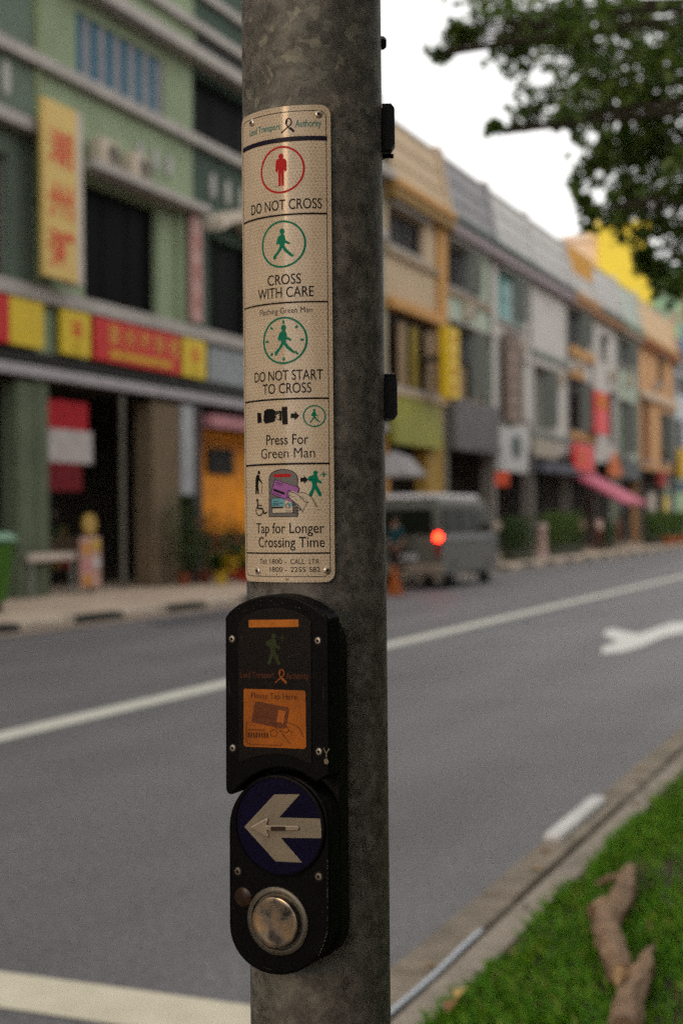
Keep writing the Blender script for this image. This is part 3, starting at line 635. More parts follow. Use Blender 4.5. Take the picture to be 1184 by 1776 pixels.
# signs on the right houses
r = board('vertical_sign', 'bright yellow vertical sign on the house right of the orange pilaster', 46.75, 47.95, 5.85, 8.3, mat('sign_bright_yellow', (.72, .48, .01), .5, .05, 2), FD - .8, .3)
MB().box(46.9, 47.8, FD - .79, FD - .02, 7.2, 7.3).build('bracket', M_black, r)
for i, c in enumerate('金山酒家'): char(Tf(FD - 1.112), c, 47.35, 7.95 - i * .58, .8, .4, mat('lettering_amber', (.55, .22, .01)), r)
r = board('vertical_sign', 'brown vertical sign with pinkish round characters on the white house', 56.6, 59.0, 5.65, 9.4, mat('sign_brown', (.14, .09, .06), .6), FD - .22, .1)
for i in range(6):
    g = MB(); disc(g, Tf(FD - .328), 57.8, 9.0 - i * .6, .62, .19); m_ = g.build('medallion', mat('medallion_pink', (.38, .27, .23)), r)
    char(Tf(FD - .334), '新加坡茶艺馆'[i], 57.8, 9.0 - i * .6, .6, .24, mat('sign_brown', (.14, .09, .06)), m_)
r = board('round_logo_sign', 'white signboard with a dark round emblem under the brown sign', 55.65, 60.0, 3.6, 5.4, mat('signboard_white', (.50, .49, .48)), FD - .02, .25)
g = MB(); disc(g, Tf(FD - .275), 58.2, 4.65, .85, .52, 28); g.build('emblem', mat('emblem_dark', (.10, .12, .11)), r)
r = board('red_vertical_sign', 'red vertical sign with an orange top hanging between two white houses', 72.0, 75.0, 6.0, 8.2, mat('sign_red_bright', (.72, .012, .012), .5, .05, 2), FD - .4, .2)
MB().box(72.5, 74.5, FD - .62, FD - .605, 7.3, 8.0).build('emblem', mat('emblem_orange', (.6, .18, .01)), r)
r = board('red_square_sign', 'red square sign with orange writing above the pink awning', 67.3, 71.2, 3.95, 5.25, mat('sign_red_bright', (.72, .012, .012)), FD - .45, .2)
char(Tf(FD - .657), '食', 68.6, 4.6, 1.5, .85, mat('emblem_orange', (.6, .18, .01)), r)
g = MB(); g.quadbox([(-13.9, 68.4, 2.28), (-13.9, 74.2, 2.28), (-16.55, 74.2, 3.75), (-16.55, 68.4, 3.75), (-13.9, 68.4, 2.45), (-13.9, 74.2, 2.45), (-16.55, 74.2, 3.95), (-16.55, 68.4, 3.95)])
r = thing('awning', (-15.5, 71.3, 2.3), 'pink fabric awning sloping down over the pavement', 'awning')
g.build('canopy', mat('awning_pink', (.48, .09, .15), .6), r)
for a in (68.6, 74.0): MB().tube([(-14.0, a, .12), (-14.0, a, 2.35)], .035, 8).build('post', M_black, r)
r = board('triangular_sign', 'orange sign with a pointed top above the pink awning', 76.0, 79.4, 3.9, 4.25, mat('sign_orange', (.62, .16, .05)), FD - .3, .1)
MB().prism([(76.1, 4.26), (79.3, 4.26), (77.7, 5.3)], Tf(FD - .3), 0, .1).build('point', mat('sign_orange', (.62, .16, .05)), r)
board('yellow_shop_sign', 'small yellow shop sign at the right edge of the picture', 98.3, 101.6, 4.4, 6.4, mat('sign_amber', (.6, .38, .03)), FD - .3, .2)
board('blue_sign', 'blue sign high on the last house of the row', 99.2, 103.1, 12.9, 14.9, mat('sign_blue', (.1, .25, .5)), FD - .65, .2)
board('small_red_sign', 'small dark red sign low on the peach house', 90.5, 93.0, 3.6, 4.6, mat('sign_dark_red', (.3, .02, .015)), FD - .3, .2)
board('slate_sign', 'slate blue shop sign below the small yellow one at the right edge', 97.6, 104, 3.4, 4.1, mat('sign_slateblue', (.09, .12, .17)), FD - .3, .2)
for (u, z, s_, m, lb) in ((94.0, 1.75, .9, M_ysign, 'yellow poster low on the peach house'), (88.5, 1.9, 1.2, mat('poster_pale', (.5, .42, .36)), 'pale poster low on the peach house')):
    board('poster', lb, u, u + s_ * 2, z, z + 1.3, m, FD - .1, .05, 'poster')

# far buildings above the row
def block(name, label, x0, x1, y0, Y, m, dep=14, z1b=None, rows=4, cols=4, wm=None):
    a = at(x0, y0, Y); b = at(x1, y0, Y); zt = a.z; r = thing(name, ((a.x + b.x) / 2, (a.y + b.y) / 2, 0), label, 'building')
    e = (b - a).normalized(); e.z = 0; e.normalize(); f_ = Vector((-e.y, e.x, 0)); wd = (b - a).length
    P = [a, a + e * wd, a + e * wd + f_ * dep, a + f_ * dep]
    g = MB(); g.quadbox([(p.x, p.y, 0) for p in P] + [(p.x, p.y, zt) for p in P]); w_ = g.build('wall', m, r)
    g = MB(); Q = [a - e * .3 - f_ * .3, a + e * (wd + .3) - f_ * .3, a + e * (wd + .3) + f_ * (dep + .3), a - e * .3 + f_ * (dep + .3)]
    g.quadbox([(p.x, p.y, zt + .01) for p in Q] + [(p.x, p.y, zt + .6) for p in Q]); g.build('roof', m, r)
    for i in range(rows):
        for j in range(cols):
            s0 = wd * (j + .25) / cols; s1 = wd * (j + .7) / cols; z1 = zt - 1.2 - i * 3.3; z0 = z1 - 1.5
            p, q = a + e * s0 - f_ * .05, a + e * s1 - f_ * .05
            g = MB(); g.quadbox([(p.x, p.y, z0), (q.x, q.y, z0), (q.x + f_.x * .03, q.y + f_.y * .03, z0), (p.x + f_.x * .03, p.y + f_.y * .03, z0), (p.x, p.y, z1), (q.x, q.y, z1), (q.x + f_.x * .03, q.y + f_.y * .03, z1), (p.x + f_.x * .03, p.y + f_.y * .03, z1)])
            g.build('window', wm or M_glass, r)
block('yellow_building', 'plain bright yellow tower rising beyond the row', 1040, 1128, 392, 150, mat('wall_yellow', (.78, .60, .07), .8, .06, .3), rows=0)
block('peach_building', 'pale peach tower left of the yellow one', 980, 1039, 418, 152, mat('wall_pale_peach', (.75, .58, .45), .8, .06, .3), rows=0)
block('mint_building', 'mint green building at the far right behind the leaves', 1132, 1180, 470, 160, mat('wall_mint', (.36, .56, .42), .8, .06, .3), rows=3, cols=2, wm=mat('window_pink', (.45, .3, .26)))
block('tan_building', 'tan building beyond the mint one at the right edge', 1181, 1300, 510, 162, mat('wall_tan', (.55, .38, .2), .8, .06, .3), rows=2, cols=4)

# ------------------------------------------------------------------ street things on the far pavement
# van
r = thing('parked_van', (-11.3, 33, 0), 'grey high roofed van with a lit tail light at the far kerb', 'van')
M_van = mat('van_grey', (.085, .084, .068), .4, .08, 1, spec=.3)
u0, u1, dr, dl = 30.9, 35.5, 10.45, 12.15
prof = [(0, .35), (0, 1.2), (.12, 1.8), (.2, 2.0), (.4, 2.08), (3.5, 2.08), (3.75, 2.0), (4.25, 1.35), (4.55, 1.05), (4.6, .4), (4.4, .3), (.1, .3)]
g = MB(); ins = lambda z: .0 if z < 1.2 else (z - 1.2) * .13
i = 0; nP = len(prof)
for sgn, d in ((1, dr), (-1, dl)):
    for (l, z) in prof: g.v.append((-(d + sgn * ins(z)), u0 + l, z))
g.f.append(tuple(range(nP))); g.f.append(tuple(range(nP, 2 * nP))[::-1])
for k in range(nP): g.f.append((k, (k + 1) % nP, nP + (k + 1) % nP, nP + k))
g.build('body', M_van, r, bevel=.05, smooth=True, seg=3)
MB().box(u0 + .25, u0 + 3.5, dr + .2, dl - .2, 2.082, 2.2).build('roof', mat('roof_sky_highlight', (.7, .67, .67), .4), r, bevel=.03)  # pale tone paints the sky's highlight on the van roof
vg = mat('van_glass', (.010, .012, .008), .25, .05, 1, spec=.03)
def side_pane(l0, l1, z0=1.3, z1=1.88):
    g = MB(); off = .012
    P = []
    for o in (-off, .01):
        for (l, z) in ((l0, z0), (l1, z0), (l1 - .02, z1), (l0 + .02, z1)): P.append((-(dr + ins(z) + o), u0 + l, z))
    g.quadbox(P); g.build('side_window', vg, r)
side_pane(.3, 1.45); side_pane(1.52, 2.6)
g = MB(); P = []
for o in (-.012, .01):
    for (l, z) in ((2.68, 1.3), (3.95, 1.3), (3.6, 1.87), (2.68, 1.88)): P.append((-(dr + ins(z) + o), u0 + l, z))
g.quadbox(P); g.build('side_window', vg, r)
MB().box(u0 + .25, u0 + 4.0, dr - .012, dr + .02, 1.12, 1.26).build('side_trim', mat('trim_grey', (.26, .27, .28), .4), r)
g = MB(); g.quadbox([(-dr - .2, u0 + .0, 1.25), (-dl + .2, u0 + .0, 1.25), (-dl + .2, u0 + .05, 1.25), (-dr - .2, u0 + .05, 1.25), (-dr - .28, u0 + .08, 1.85), (-dl + .28, u0 + .08, 1.85), (-dl + .28, u0 + .15, 1.85), (-dr - .28, u0 + .15, 1.85)])
g.build('rear_window', vg, r)
MB().box(u0 - .13, u0 + .1, dr - .01, dl + .01, .32, .58).build('bumper', mat('bumper_beige', (.22, .17, .13), .5), r, bevel=.04)
MB().box(u0 - .03, u0 - .012, 11.05, 11.55, .68, .8).build('number_plate', mat('plate_white', (.5, .5, .5)), r)
for d in (dr + .03, dl - .13): MB().box(u0 - .02, u0 + .03, d, d + .1, .75, 1.35).build('tail_light', mat('lamp_red', (.2, .01, .01), .3), r)
g = MB(); g.lathe((-dr - .08, u0 - .02, 1.2), (0, -1, 0), [(.085, 0), (.08, .02), (.05, .04)], 16)
g.build('brake_lamp', mat('lamp_lit', (1, .015, .004), emit=30), r)
g = MB(); g.lathe((-dr + .12, u0 + 4.0, 1.42), (0, -1, 0), [(.1, -.05), (.13, 0), (.12, .03)], 14); g.build('wing_mirror', mat('mirror_beige', (.42, .34, .26)), r)
for l in (.95, 3.65):
    for d, sg in ((dr, 1), (dl - .2, 1)):
        g = MB(); g.lathe((-d - .2 - .012, u0 + l, .33), (1, 0, 0), [(.24, 0), (.32, .02), (.33, .1), (.32, .2), (.22, .215)], 24); w_ = g.build('wheel', mat('tyre', (.012, .012, .012), .8), r, smooth=True)
        g = MB(); g.lathe((-d + .004, u0 + l, .33), (1, 0, 0), [(.19, 0), (.17, .012)], 20); g.build('rim', mat('rim_grey', (.2, .2, .2), .4, metal=.6), w_)

# people
def person(loc, face, hgt, shirt, trousers, skin, hair, label, stride=.18, arm=.1, long=False):
    r = thing('person', loc, label, 'person'); s = hgt / 1.75; c, sn = math.cos(face), math.sin(face); loc = Vector(loc)
    def P(x, y, z): return (x * c - y * sn, x * sn + y * c, z)       # x side, y front
    def skin_mesh(name, pts, edges, rad, m, root=0):
        me = bpy.data.meshes.new(name); me.from_pydata([Vector(P(*p)) * s for p in pts], edges, []); me.materials.append(m)
        o = bpy.data.objects.new(name, me); col.objects.link(o); o.parent = r
        sk = o.modifiers.new('skin', 'SKIN'); sk.use_smooth_shade = True
        for i, q in enumerate(rad):
            me.skin_vertices[0].data[i].radius = (q[0] * s, q[1] * s) if isinstance(q, tuple) else (q * s, q * s)
            me.skin_vertices[0].data[i].use_root = (i == root)
        o.modifiers.new('sub', 'SUBSURF').levels = 1; o.modifiers['sub'].render_levels = 1
        return o
    st = stride
    B = [(0, 0, .95), (0, 0, 1.12), (0, .01, 1.3), (0, 0, 1.45), (0, .01, 1.53), (0, .02, 1.62), (0, .02, 1.70),
         (-.1, 0, .92), (-.1, st * .6, .5), (-.1, st, .09), (-.1, st + .14, .03), (.1, 0, .92), (.1, -st * .3, .5), (.1, -st - .06, .1), (.1, -st + .08, .03),
         (-.19, 0, 1.42), (-.24, -arm * .5, 1.14), (-.22, arm, .9), (-.21, arm * 1.4, .8), (.19, 0, 1.42), (.24, .02, 1.14), (.23, arm * 1.6, .93), (.22, arm * 2.1, .84)]
    E = [(0, 1), (1, 2), (2, 3), (3, 4), (4, 5), (5, 6), (0, 7), (7, 8), (8, 9), (9, 10), (0, 11), (11, 12), (12, 13), (13, 14), (3, 15), (15, 16), (16, 17), (17, 18), (3, 19), (19, 20), (20, 21), (21, 22)]
    rd = [(.14, .1), (.12, .09), (.14, .1), (.11, .08), .05, (.075, .09), (.06, .07), .085, .055, .035, .035, .085, .055, .035, .035, .05, .04, .03, .03, .05, .04, .03, .03]
    skin_mesh('body', B, E, rd, skin)
    T_ = [(0, 0, .93), (0, 0, 1.12), (0, .01, 1.3), (0, 0, 1.44), (-.19, 0, 1.42), (-.235, -arm * .4, 1.2), (.19, 0, 1.42), (.235, .02, 1.2)]
    skin_mesh('shirt', T_, [(0, 1), (1, 2), (2, 3), (3, 4), (4, 5), (3, 6), (6, 7)], [(.17, .125), (.15, .115), (.165, .12), (.1, .085), .065, .06, .065, .06], shirt)
    k = 4 if long else 2
    Q = [(0, 0, 1.0), (-.1, 0, .9), (-.1, st * .6, .52), (-.1, st * .95, .16), (.1, 0, .9), (.1, -st * .3, .52), (.1, -st * .95, .17)]
    skin_mesh('trousers', Q, [(0, 1), (1, 2), (2, 3), (0, 4), (4, 5), (5, 6)], [(.165, .12), .1, .075, .055 , .1, .075, .055], trousers)
    g = MB(); g.lathe(loc + Vector(P(0, 0, 1.66)) * s, (0, 0, 1), [(.09 * s, -.06 * s), (.1 * s, 0), (.09 * s, .06 * s), (.05 * s, .1 * s)], 14); g.build('hair', hair, r, smooth=True)
    return r
SK = mat('skin', (.2, .11, .07), .6); HB = mat('hair_black', (.012, .01, .008), .6)
p_ = gnd(686, 1024, 0)
person((-p_[1], p_[0], 0), 2.5, 1.74, mat('shirt_teal', (.008, .05, .06), .8), mat('shorts_black', (.015, .012, .012), .8), SK, HB, 'person in a dark teal shirt standing behind the van by the orange cone')
p_ = gnd(684, 1032, 0)
r = thing('traffic_cone', (-p_[1], p_[0], 0), 'orange traffic cone on the road beside the pole and van', 'cone')
MB().box(p_[0] - .2, p_[0] + .2, p_[1] - .2, p_[1] + .2, 0.001, .04).build('base', mat('cone_orange', (.28, .065, .008), .6), r, bevel=.01)
g = MB(); g.lathe((-p_[1], p_[0], .04), (0, 0, 1), [(.17, 0), (.03, .6)], 20); g.build('cone', mat('cone_orange', (.42, .10, .01), .6), r, smooth=True)
person((-14.4, 65.2, .12), 1.2, 1.66, mat('shirt_pink', (.75, .52, .48), .8), mat('trousers_maroon', (.14, .05, .04), .8), SK, HB, 'person in a pale pink shirt walking under the pink awning')
person((-14.2, 68.6, .12), -1.8, 1.7, mat('shirt_brown', (.2, .09, .05), .8), mat('trousers_rust', (.28, .11, .06), .8), SK, HB, 'person in brown clothes standing right of the pink shirted one')
person((-15.5, 66.3, .12), .5, 1.68, mat('shirt_tan', (.4, .26, .2), .8), mat('trousers_dark', (.03, .03, .03), .8), SK, HB, 'person in a tan top behind the pink shirted one')
g = MB(); g.lathe((-13.8, 52.7, .12), (0, 0, 1), [(.24, 0), (.24, .1), (.17, .14), (.16, 1.1), (.19, 1.14), (.19, 1.24), (.1, 1.32)], 18)
tag(g.build('bollard', mat('bollard_pink', (.52, .38, .34), .8), smooth=True), 'pale pink stone bollard between two hedges on the pavement', 'bollard')
# hedges in planters
def hedge(u0, u1, d, h, label, seed, lm=L_bright):
    r = thing('hedge', (-d, (u0 + u1) / 2, .12), label, 'hedge', 'planter hedges along the far pavement')
    MB().box(u0, u1, d - .25, d + .25, .121, .5).build('planter', mat('planter_dark', (.045, .05, .03), .8), r, bevel=.02)
    rg = np.random.default_rng(seed); n = int(900 * (u1 - u0)); C = np.stack([-d + rg.uniform(-.35, .35, n), rg.uniform(u0 - .1, u1 + .1, n), .45 + (h - .3) * rg.random(n) ** .7 * (1 + .15 * np.sin(np.linspace(0, 9, n)))], 1)
    adopt(leaves('foliage', C, rg.uniform(.07, .12, n), lm, seed), r)
hedge(48.3, 51.0, 13.9, 1.45, 'square clipped hedge left of the pink bollard', 11, L_shrub)
hedge(54.6, 60.0, 14.2, 1.6, 'long bushy hedge right of the pink bollard', 12)
hedge(66.6, 68.5, 14.6, 1.2, 'small dark hedge between the walkers', 13, L_shrub)
hedge(79.0, 92.0, 14.7, 1.7, 'bright green hedge toward the right edge', 14)
for i, (u, lb) in enumerate(((80.5, 'clay pot nearer the walkers, before the bright hedge'), (84.0, 'clay pot in the middle of the bright hedge'), (88.0, 'clay pot nearest the right edge'))):
    g = MB(); g.lathe((-13.9, u, .12), (0, 0, 1), [(.3, 0), (.45, .4), (.42, .42)], 16); tag(g.build('clay_pot', mat('pot_orange', (.4, .12, .04)), smooth=True), lb, 'pot', 'clay pots before the hedge')
# parasol by the cream house, red lantern
r = thing('parasol', (-14.6, 38.9, .12), 'pale parasol beside the cream house, half behind the pole', 'parasol')
MB().tube([(-14.6, 38.9, .12), (-14.6, 38.9, 3.6)], .03, 8).build('pole', mat('post_grey', (.12, .11, .09)), r)
g = MB(); g.lathe((-14.6, 38.9, 2.6), (0, 0, 1), [(1.0, .25), (1.0, .33), (.55, .8), (.05, 1.0)], 8); g.build('canopy', mat('parasol_grey', (.27, .25, .25), .8), r)
p_ = fac(870, 831, 15.2)
r = thing('hanging_sign', (-15.2, p_[0], p_[1] - .3), 'small square coral red sign hanging under the round emblem sign', 'sign')
MB().box(p_[0] - .04, p_[0] + .04, 14.92, 15.48, p_[1] - .28, p_[1] + .28).build('board', mat('sign_coral', (.78, .12, .06), .6), r, bevel=.03)
MB().tube([(-15.2, p_[0], p_[1] + .28), (-15.2, p_[0], 4.3)], .015, 6).build('rod', M_black, r)
MB().tube([(-15.1, p_[0], 4.3), (-FD, p_[0], 4.3)], .02, 6).build('bracket', M_black, r)

# unseen houses added behind the viewpoint and along the near side to darken reflections
def added_house(u0, u1, side, m, h, label, grp):
    d = -10.5 if side > 0 else FD; q = lambda k: d + (k if side > 0 else -k)      # q(k): k metres in front of the facade
    r = thing('shophouse', (-d, (u0 + u1) / 2, 0), label, 'shophouse', grp)
    MB().box(u0 + .01, u1 - .01, min(d, q(-9)), max(d, q(-9)), 0, h).build('wall', m, r)
    for z in (1.0, 5.6, 9.2):
        k = 0
        while u0 + .6 + k * 2.2 + 1.5 < u1:
            a = u0 + .6 + k * 2.2; MB().box(a, a + 1.5, min(d, q(.06)), max(d, q(.06)), z, z + (2.6 if z < 2 else 2.0)).build('window', M_glass, r); k += 1
    for z in (4.6, 8.3, h - .3): MB().box(u0 + .01, u1 - .01, min(d, q(.4)), max(d, q(.4)), z, z + .3).build('cornice', M_band, r)
for k in range(19):
    m, h = ((W_cream, 13), (W_dgreen, 13.4), (M_wgrey, 13), (M_terr, 13.2), (W_green0, 13))[k % 5]
    added_house(-30 + 7 * k, -23 + 7 * k, 1, m, h, 'plain unseen shophouse added on the near side to darken reflections', 'shophouses on the near side outside the picture')
for k in range(8):
    m, h = ((W_green0, 14.5), (W_cream, 14), (M_wgrey, 13.6), (W_dgreen, 14))[k % 4]
    added_house(10.3 - 7 * k, 17.28 - 7 * k, -1, m, h, 'plain unseen shophouse added on the far side to block low sky', 'shophouses on the far side left of the picture')  # unseen row added to block the low sky behind the viewpoint

# ================================================================== LOG ON THE GRASS
M_bark = mat('log_bark', (.21, .135, .082), .85, .5, 14, .9, fine=.35); M_wood = mat('log_wood', (.30, .19, .09), .8, .3, 14, .3)
def log(name, label, pts, rad, extra=()):
    r = thing(name, pts[0], label, 'log'); P = []; Q = []
    for k in range(len(pts) - 1):
        for j in range(5):
            t = j / 5; P.append(Vector(pts[k]).lerp(Vector(pts[k + 1]), t) + Vector((random.uniform(-.008, .008), 0, random.uniform(-.005, .005)))); Q.append((rad[k] * (1 - t) + rad[k + 1] * t) * random.uniform(.95, 1.05))
    P.append(Vector(pts[-1])); Q.append(rad[-1])
    g = MB().tube(P, Q, 16)
    for k, p in enumerate(P):            # bark ridges and dents
        for j in range(16):
            v = Vector(g.v[k * 16 + j]); f = 1 + .09 * math.sin(j * 2.4 + k * .5) + random.uniform(-.06, .06); g.v[k * 16 + j] = tuple(p + (v - p) * f)
    g.build('trunk', M_bark, r, smooth=True)
    for a, b, r0, r1 in extra: MB().tube([a, Vector(a).lerp(Vector(b), .5) + Vector((0, 0, .01)), b], [r0, (r0 + r1) / 2, r1], 9).build('stub', M_bark, r, smooth=True)
    return r
zc = .165
def gp(x, y, z=zc): a, d = gnd(x, y, z); return (-d, a, z)
r = log('broken_branch', 'longer broken branch with knots lying on the grass', [gp(1092, 1508), gp(1078, 1560), gp(1050, 1600), gp(1062, 1660), gp(1078, 1690)], [.028, .043, .048, .045, .038],
        [(gp(1078, 1520), gp(1030, 1534, .14), .022, .008), (gp(1060, 1575), gp(1026, 1580, .18), .045, .028), (gp(1050, 1615), gp(1034, 1640, .15), .03, .012)])
MB().tube([gp(1074, 1688, .17), gp(1068, 1708, .16)], [.03, .006], 7).build('splinter', M_wood, r)
log('branch_piece', 'shorter branch piece touching the end of the longer one', [gp(1128, 1640), gp(1112, 1680), gp(1092, 1730), gp(1080, 1790)], [.010, .030, .040, .046])
# fallen leaves
for x, y, m, lb in ((775, 1755, mat('leaf_brown', (.2, .1, .04)), 'curled brown fallen leaf at the lower edge of the lawn'), (790, 1733, mat('leaf_straw', (.4, .28, .1)), 'straw coloured fallen leaf in the grass near the kerb')):
    p = Vector(gp(x, y, .15)); g = MB(); n = 6
    for k in range(n):
        t0, t1 = k / n, (k + 1) / n; w0, w1 = .018 * math.sin(math.pi * t0) + .002, .018 * math.sin(math.pi * t1) + .002
        z0, z1 = .02 * math.sin(t0 * 3), .02 * math.sin(t1 * 3)
        g.poly([p + Vector((-w0, t0 * .07, z0)), p + Vector((w0, t0 * .07, z0 + .006)), p + Vector((w1, t1 * .07, z1 + .006)), p + Vector((-w1, t1 * .07, z1))])
    tag(g.build('fallen_leaf', m), lb, 'leaf')

# ================================================================== ROADSIDE TREES
M_trunk = mat('tree_bark', (.09, .07, .05), .9, .3, 5, .5)
L_tree = leaf_mat('tree_leaf', (.04, .08, .012), (.11, .17, .03), .45)
def tree(base, label, lobes, seed, top=8.0, fill=None, leafsize=(.075, .13)):
    r = thing('roadside_tree', base, label, 'tree'); base = Vector(base); rg = np.random.default_rng(seed)
    crown_c = base + Vector((0, 0, top * .62))
    MB().tube([base, base + Vector((.05, .05, top * .25)), base + Vector((-.05, 0, top * .45)), base + Vector((0, .1, top * .62))], [.3, .24, .2, .15], 14).build('trunk', M_trunk, r, smooth=True)
    C = []; S = []; g = MB()
    for (c, rad, n) in lobes:
        c = Vector(c); st = crown_c - Vector((0, 0, random.uniform(.3, 1.6)))
        mid = st.lerp(c, .5) + Vector((0, 0, .35))
        g.tube([st, st.lerp(mid, .5) + Vector((0, 0, .15)), mid, mid.lerp(c, .6), c], [.012, .010, .007, .005, .0025], 6)
        for _ in range(5):       # twigs
            e = c + Vector(rg.normal(size=3)) * rad * .6; g.tube([mid.lerp(c, .7), c.lerp(e, .5), e], [.008, .006, .003], 4)
        k = max(4, n // 16)
        sub = [np.array(c) + np.clip(rg.normal(size=3), -1.5, 1.5) * rad * .72 * np.array([1, 1, .8]) for _ in range(k)]
        for q in sub:
            m_ = max(2, int(n * (.28 if n > 300 else .46)) // k); C.append(rg.normal(size=(m_, 3)) * min(rad * .2, .075) + q); S.append(rg.uniform(*leafsize, m_))
    g.build('branches', mat('twig_bark', (.028, .022, .016), .9), r)['kind'] = 'stuff'
    o = leaves('crown', np.concatenate(C), np.concatenate(S), L_tree, seed); adopt(o, r)
    return r
lobes = []
def LB(x, y, Y, rpx, n): lobes.append((at(x, y, Y), rpx / FPX * Y, n))
for x, y, rp, n in ((800, 45, 22, 110), (838, 20, 40, 300), (885, 30, 45, 420), (870, 95, 34, 260), (935, 25, 50, 650), (990, 40, 55, 850), (900, 120, 30, 180), (925, 55, 40, 300), (1045, 40, 60, 1000), (1110, 50, 60, 1000), (1165, 60, 60, 1000),
                    (915, 185, 26, 190), (960, 175, 40, 420), (1010, 150, 50, 700), (985, 110, 40, 330), (1060, 140, 55, 850), (1120, 150, 60, 1000), (1175, 160, 55, 950), (1010, 200, 40, 400), (1075, 215, 48, 600), (1130, 235, 50, 750), (1178, 240, 50, 700),
                    (1045, 275, 42, 520), (1022, 300, 30, 260), (1095, 290, 48, 600), (1150, 300, 50, 650), (1190, 320, 40, 500), (1035, 365, 30, 260), (1075, 370, 36, 360), (1110, 350, 34, 260), (1150, 380, 34, 300), (1185, 400, 32, 320),
                    (1100, 410, 26, 170), (1140, 440, 32, 260), (1175, 460, 32, 320), (1125, 475, 20, 110), (1165, 500, 26, 180), (868, 222, 16, 70), (775, 80, 20, 90), (752, 92, 12, 50), (800, 62, 26, 150), (850, 225, 10, 40), (905, 205, 18, 90), (1085, 255, 30, 240), (960, 215, 18, 60)):
    LB(x, y, random.uniform(8.5, 11.5), rp, n)
for _ in range(110):      # the rest of the crown, above and to the right of the frame
    a = random.uniform(0, 6.283); q = 5.6 * math.sqrt(random.random())
    c = Vector((5.6 + q * math.cos(a), 10.4 + q * math.sin(a), random.uniform(4.4, 8.6) - q * .12))
    v = c - Vector((0, 0, EYE)); Y = v.dot(fwd); X = v.dot(rgt); px_, py_ = 592 + FPX * X / max(Y, .1), 905 - FPX * v.z / max(Y, .1) + 0
    py_ = 905 - FPX * v.z / max(Y, .1)
    if Y > 0 and 560 < px_ < 1290 and py_ > -150: continue
    lobes.append((c, .75, 900))
tree((6.9, 11.7, .1), 'roadside tree whose leafy branches hang in at the upper right', lobes, 5, 8.5)
lobes = []  # unseen tree added behind the viewpoint to shade the pole
for _ in range(150):
    a = random.uniform(0, 6.283); q = 5.2 * math.sqrt(random.random())
    c = Vector((1.6 + q * math.cos(a), -3.2 + q * math.sin(a) * .9, random.uniform(4.2, 8.5) - q * .1))
    v = c - Vector((0, 0, EYE)); Y = v.dot(fwd)
    if Y > 0 and v.z / Y < .5: continue
    lobes.append((c, .8, 640))
tree((1.8, -3.6, .1), 'unseen tree with a wide crown added behind the viewpoint for shade', lobes, 9, 8.5, leafsize=(.09, .15))

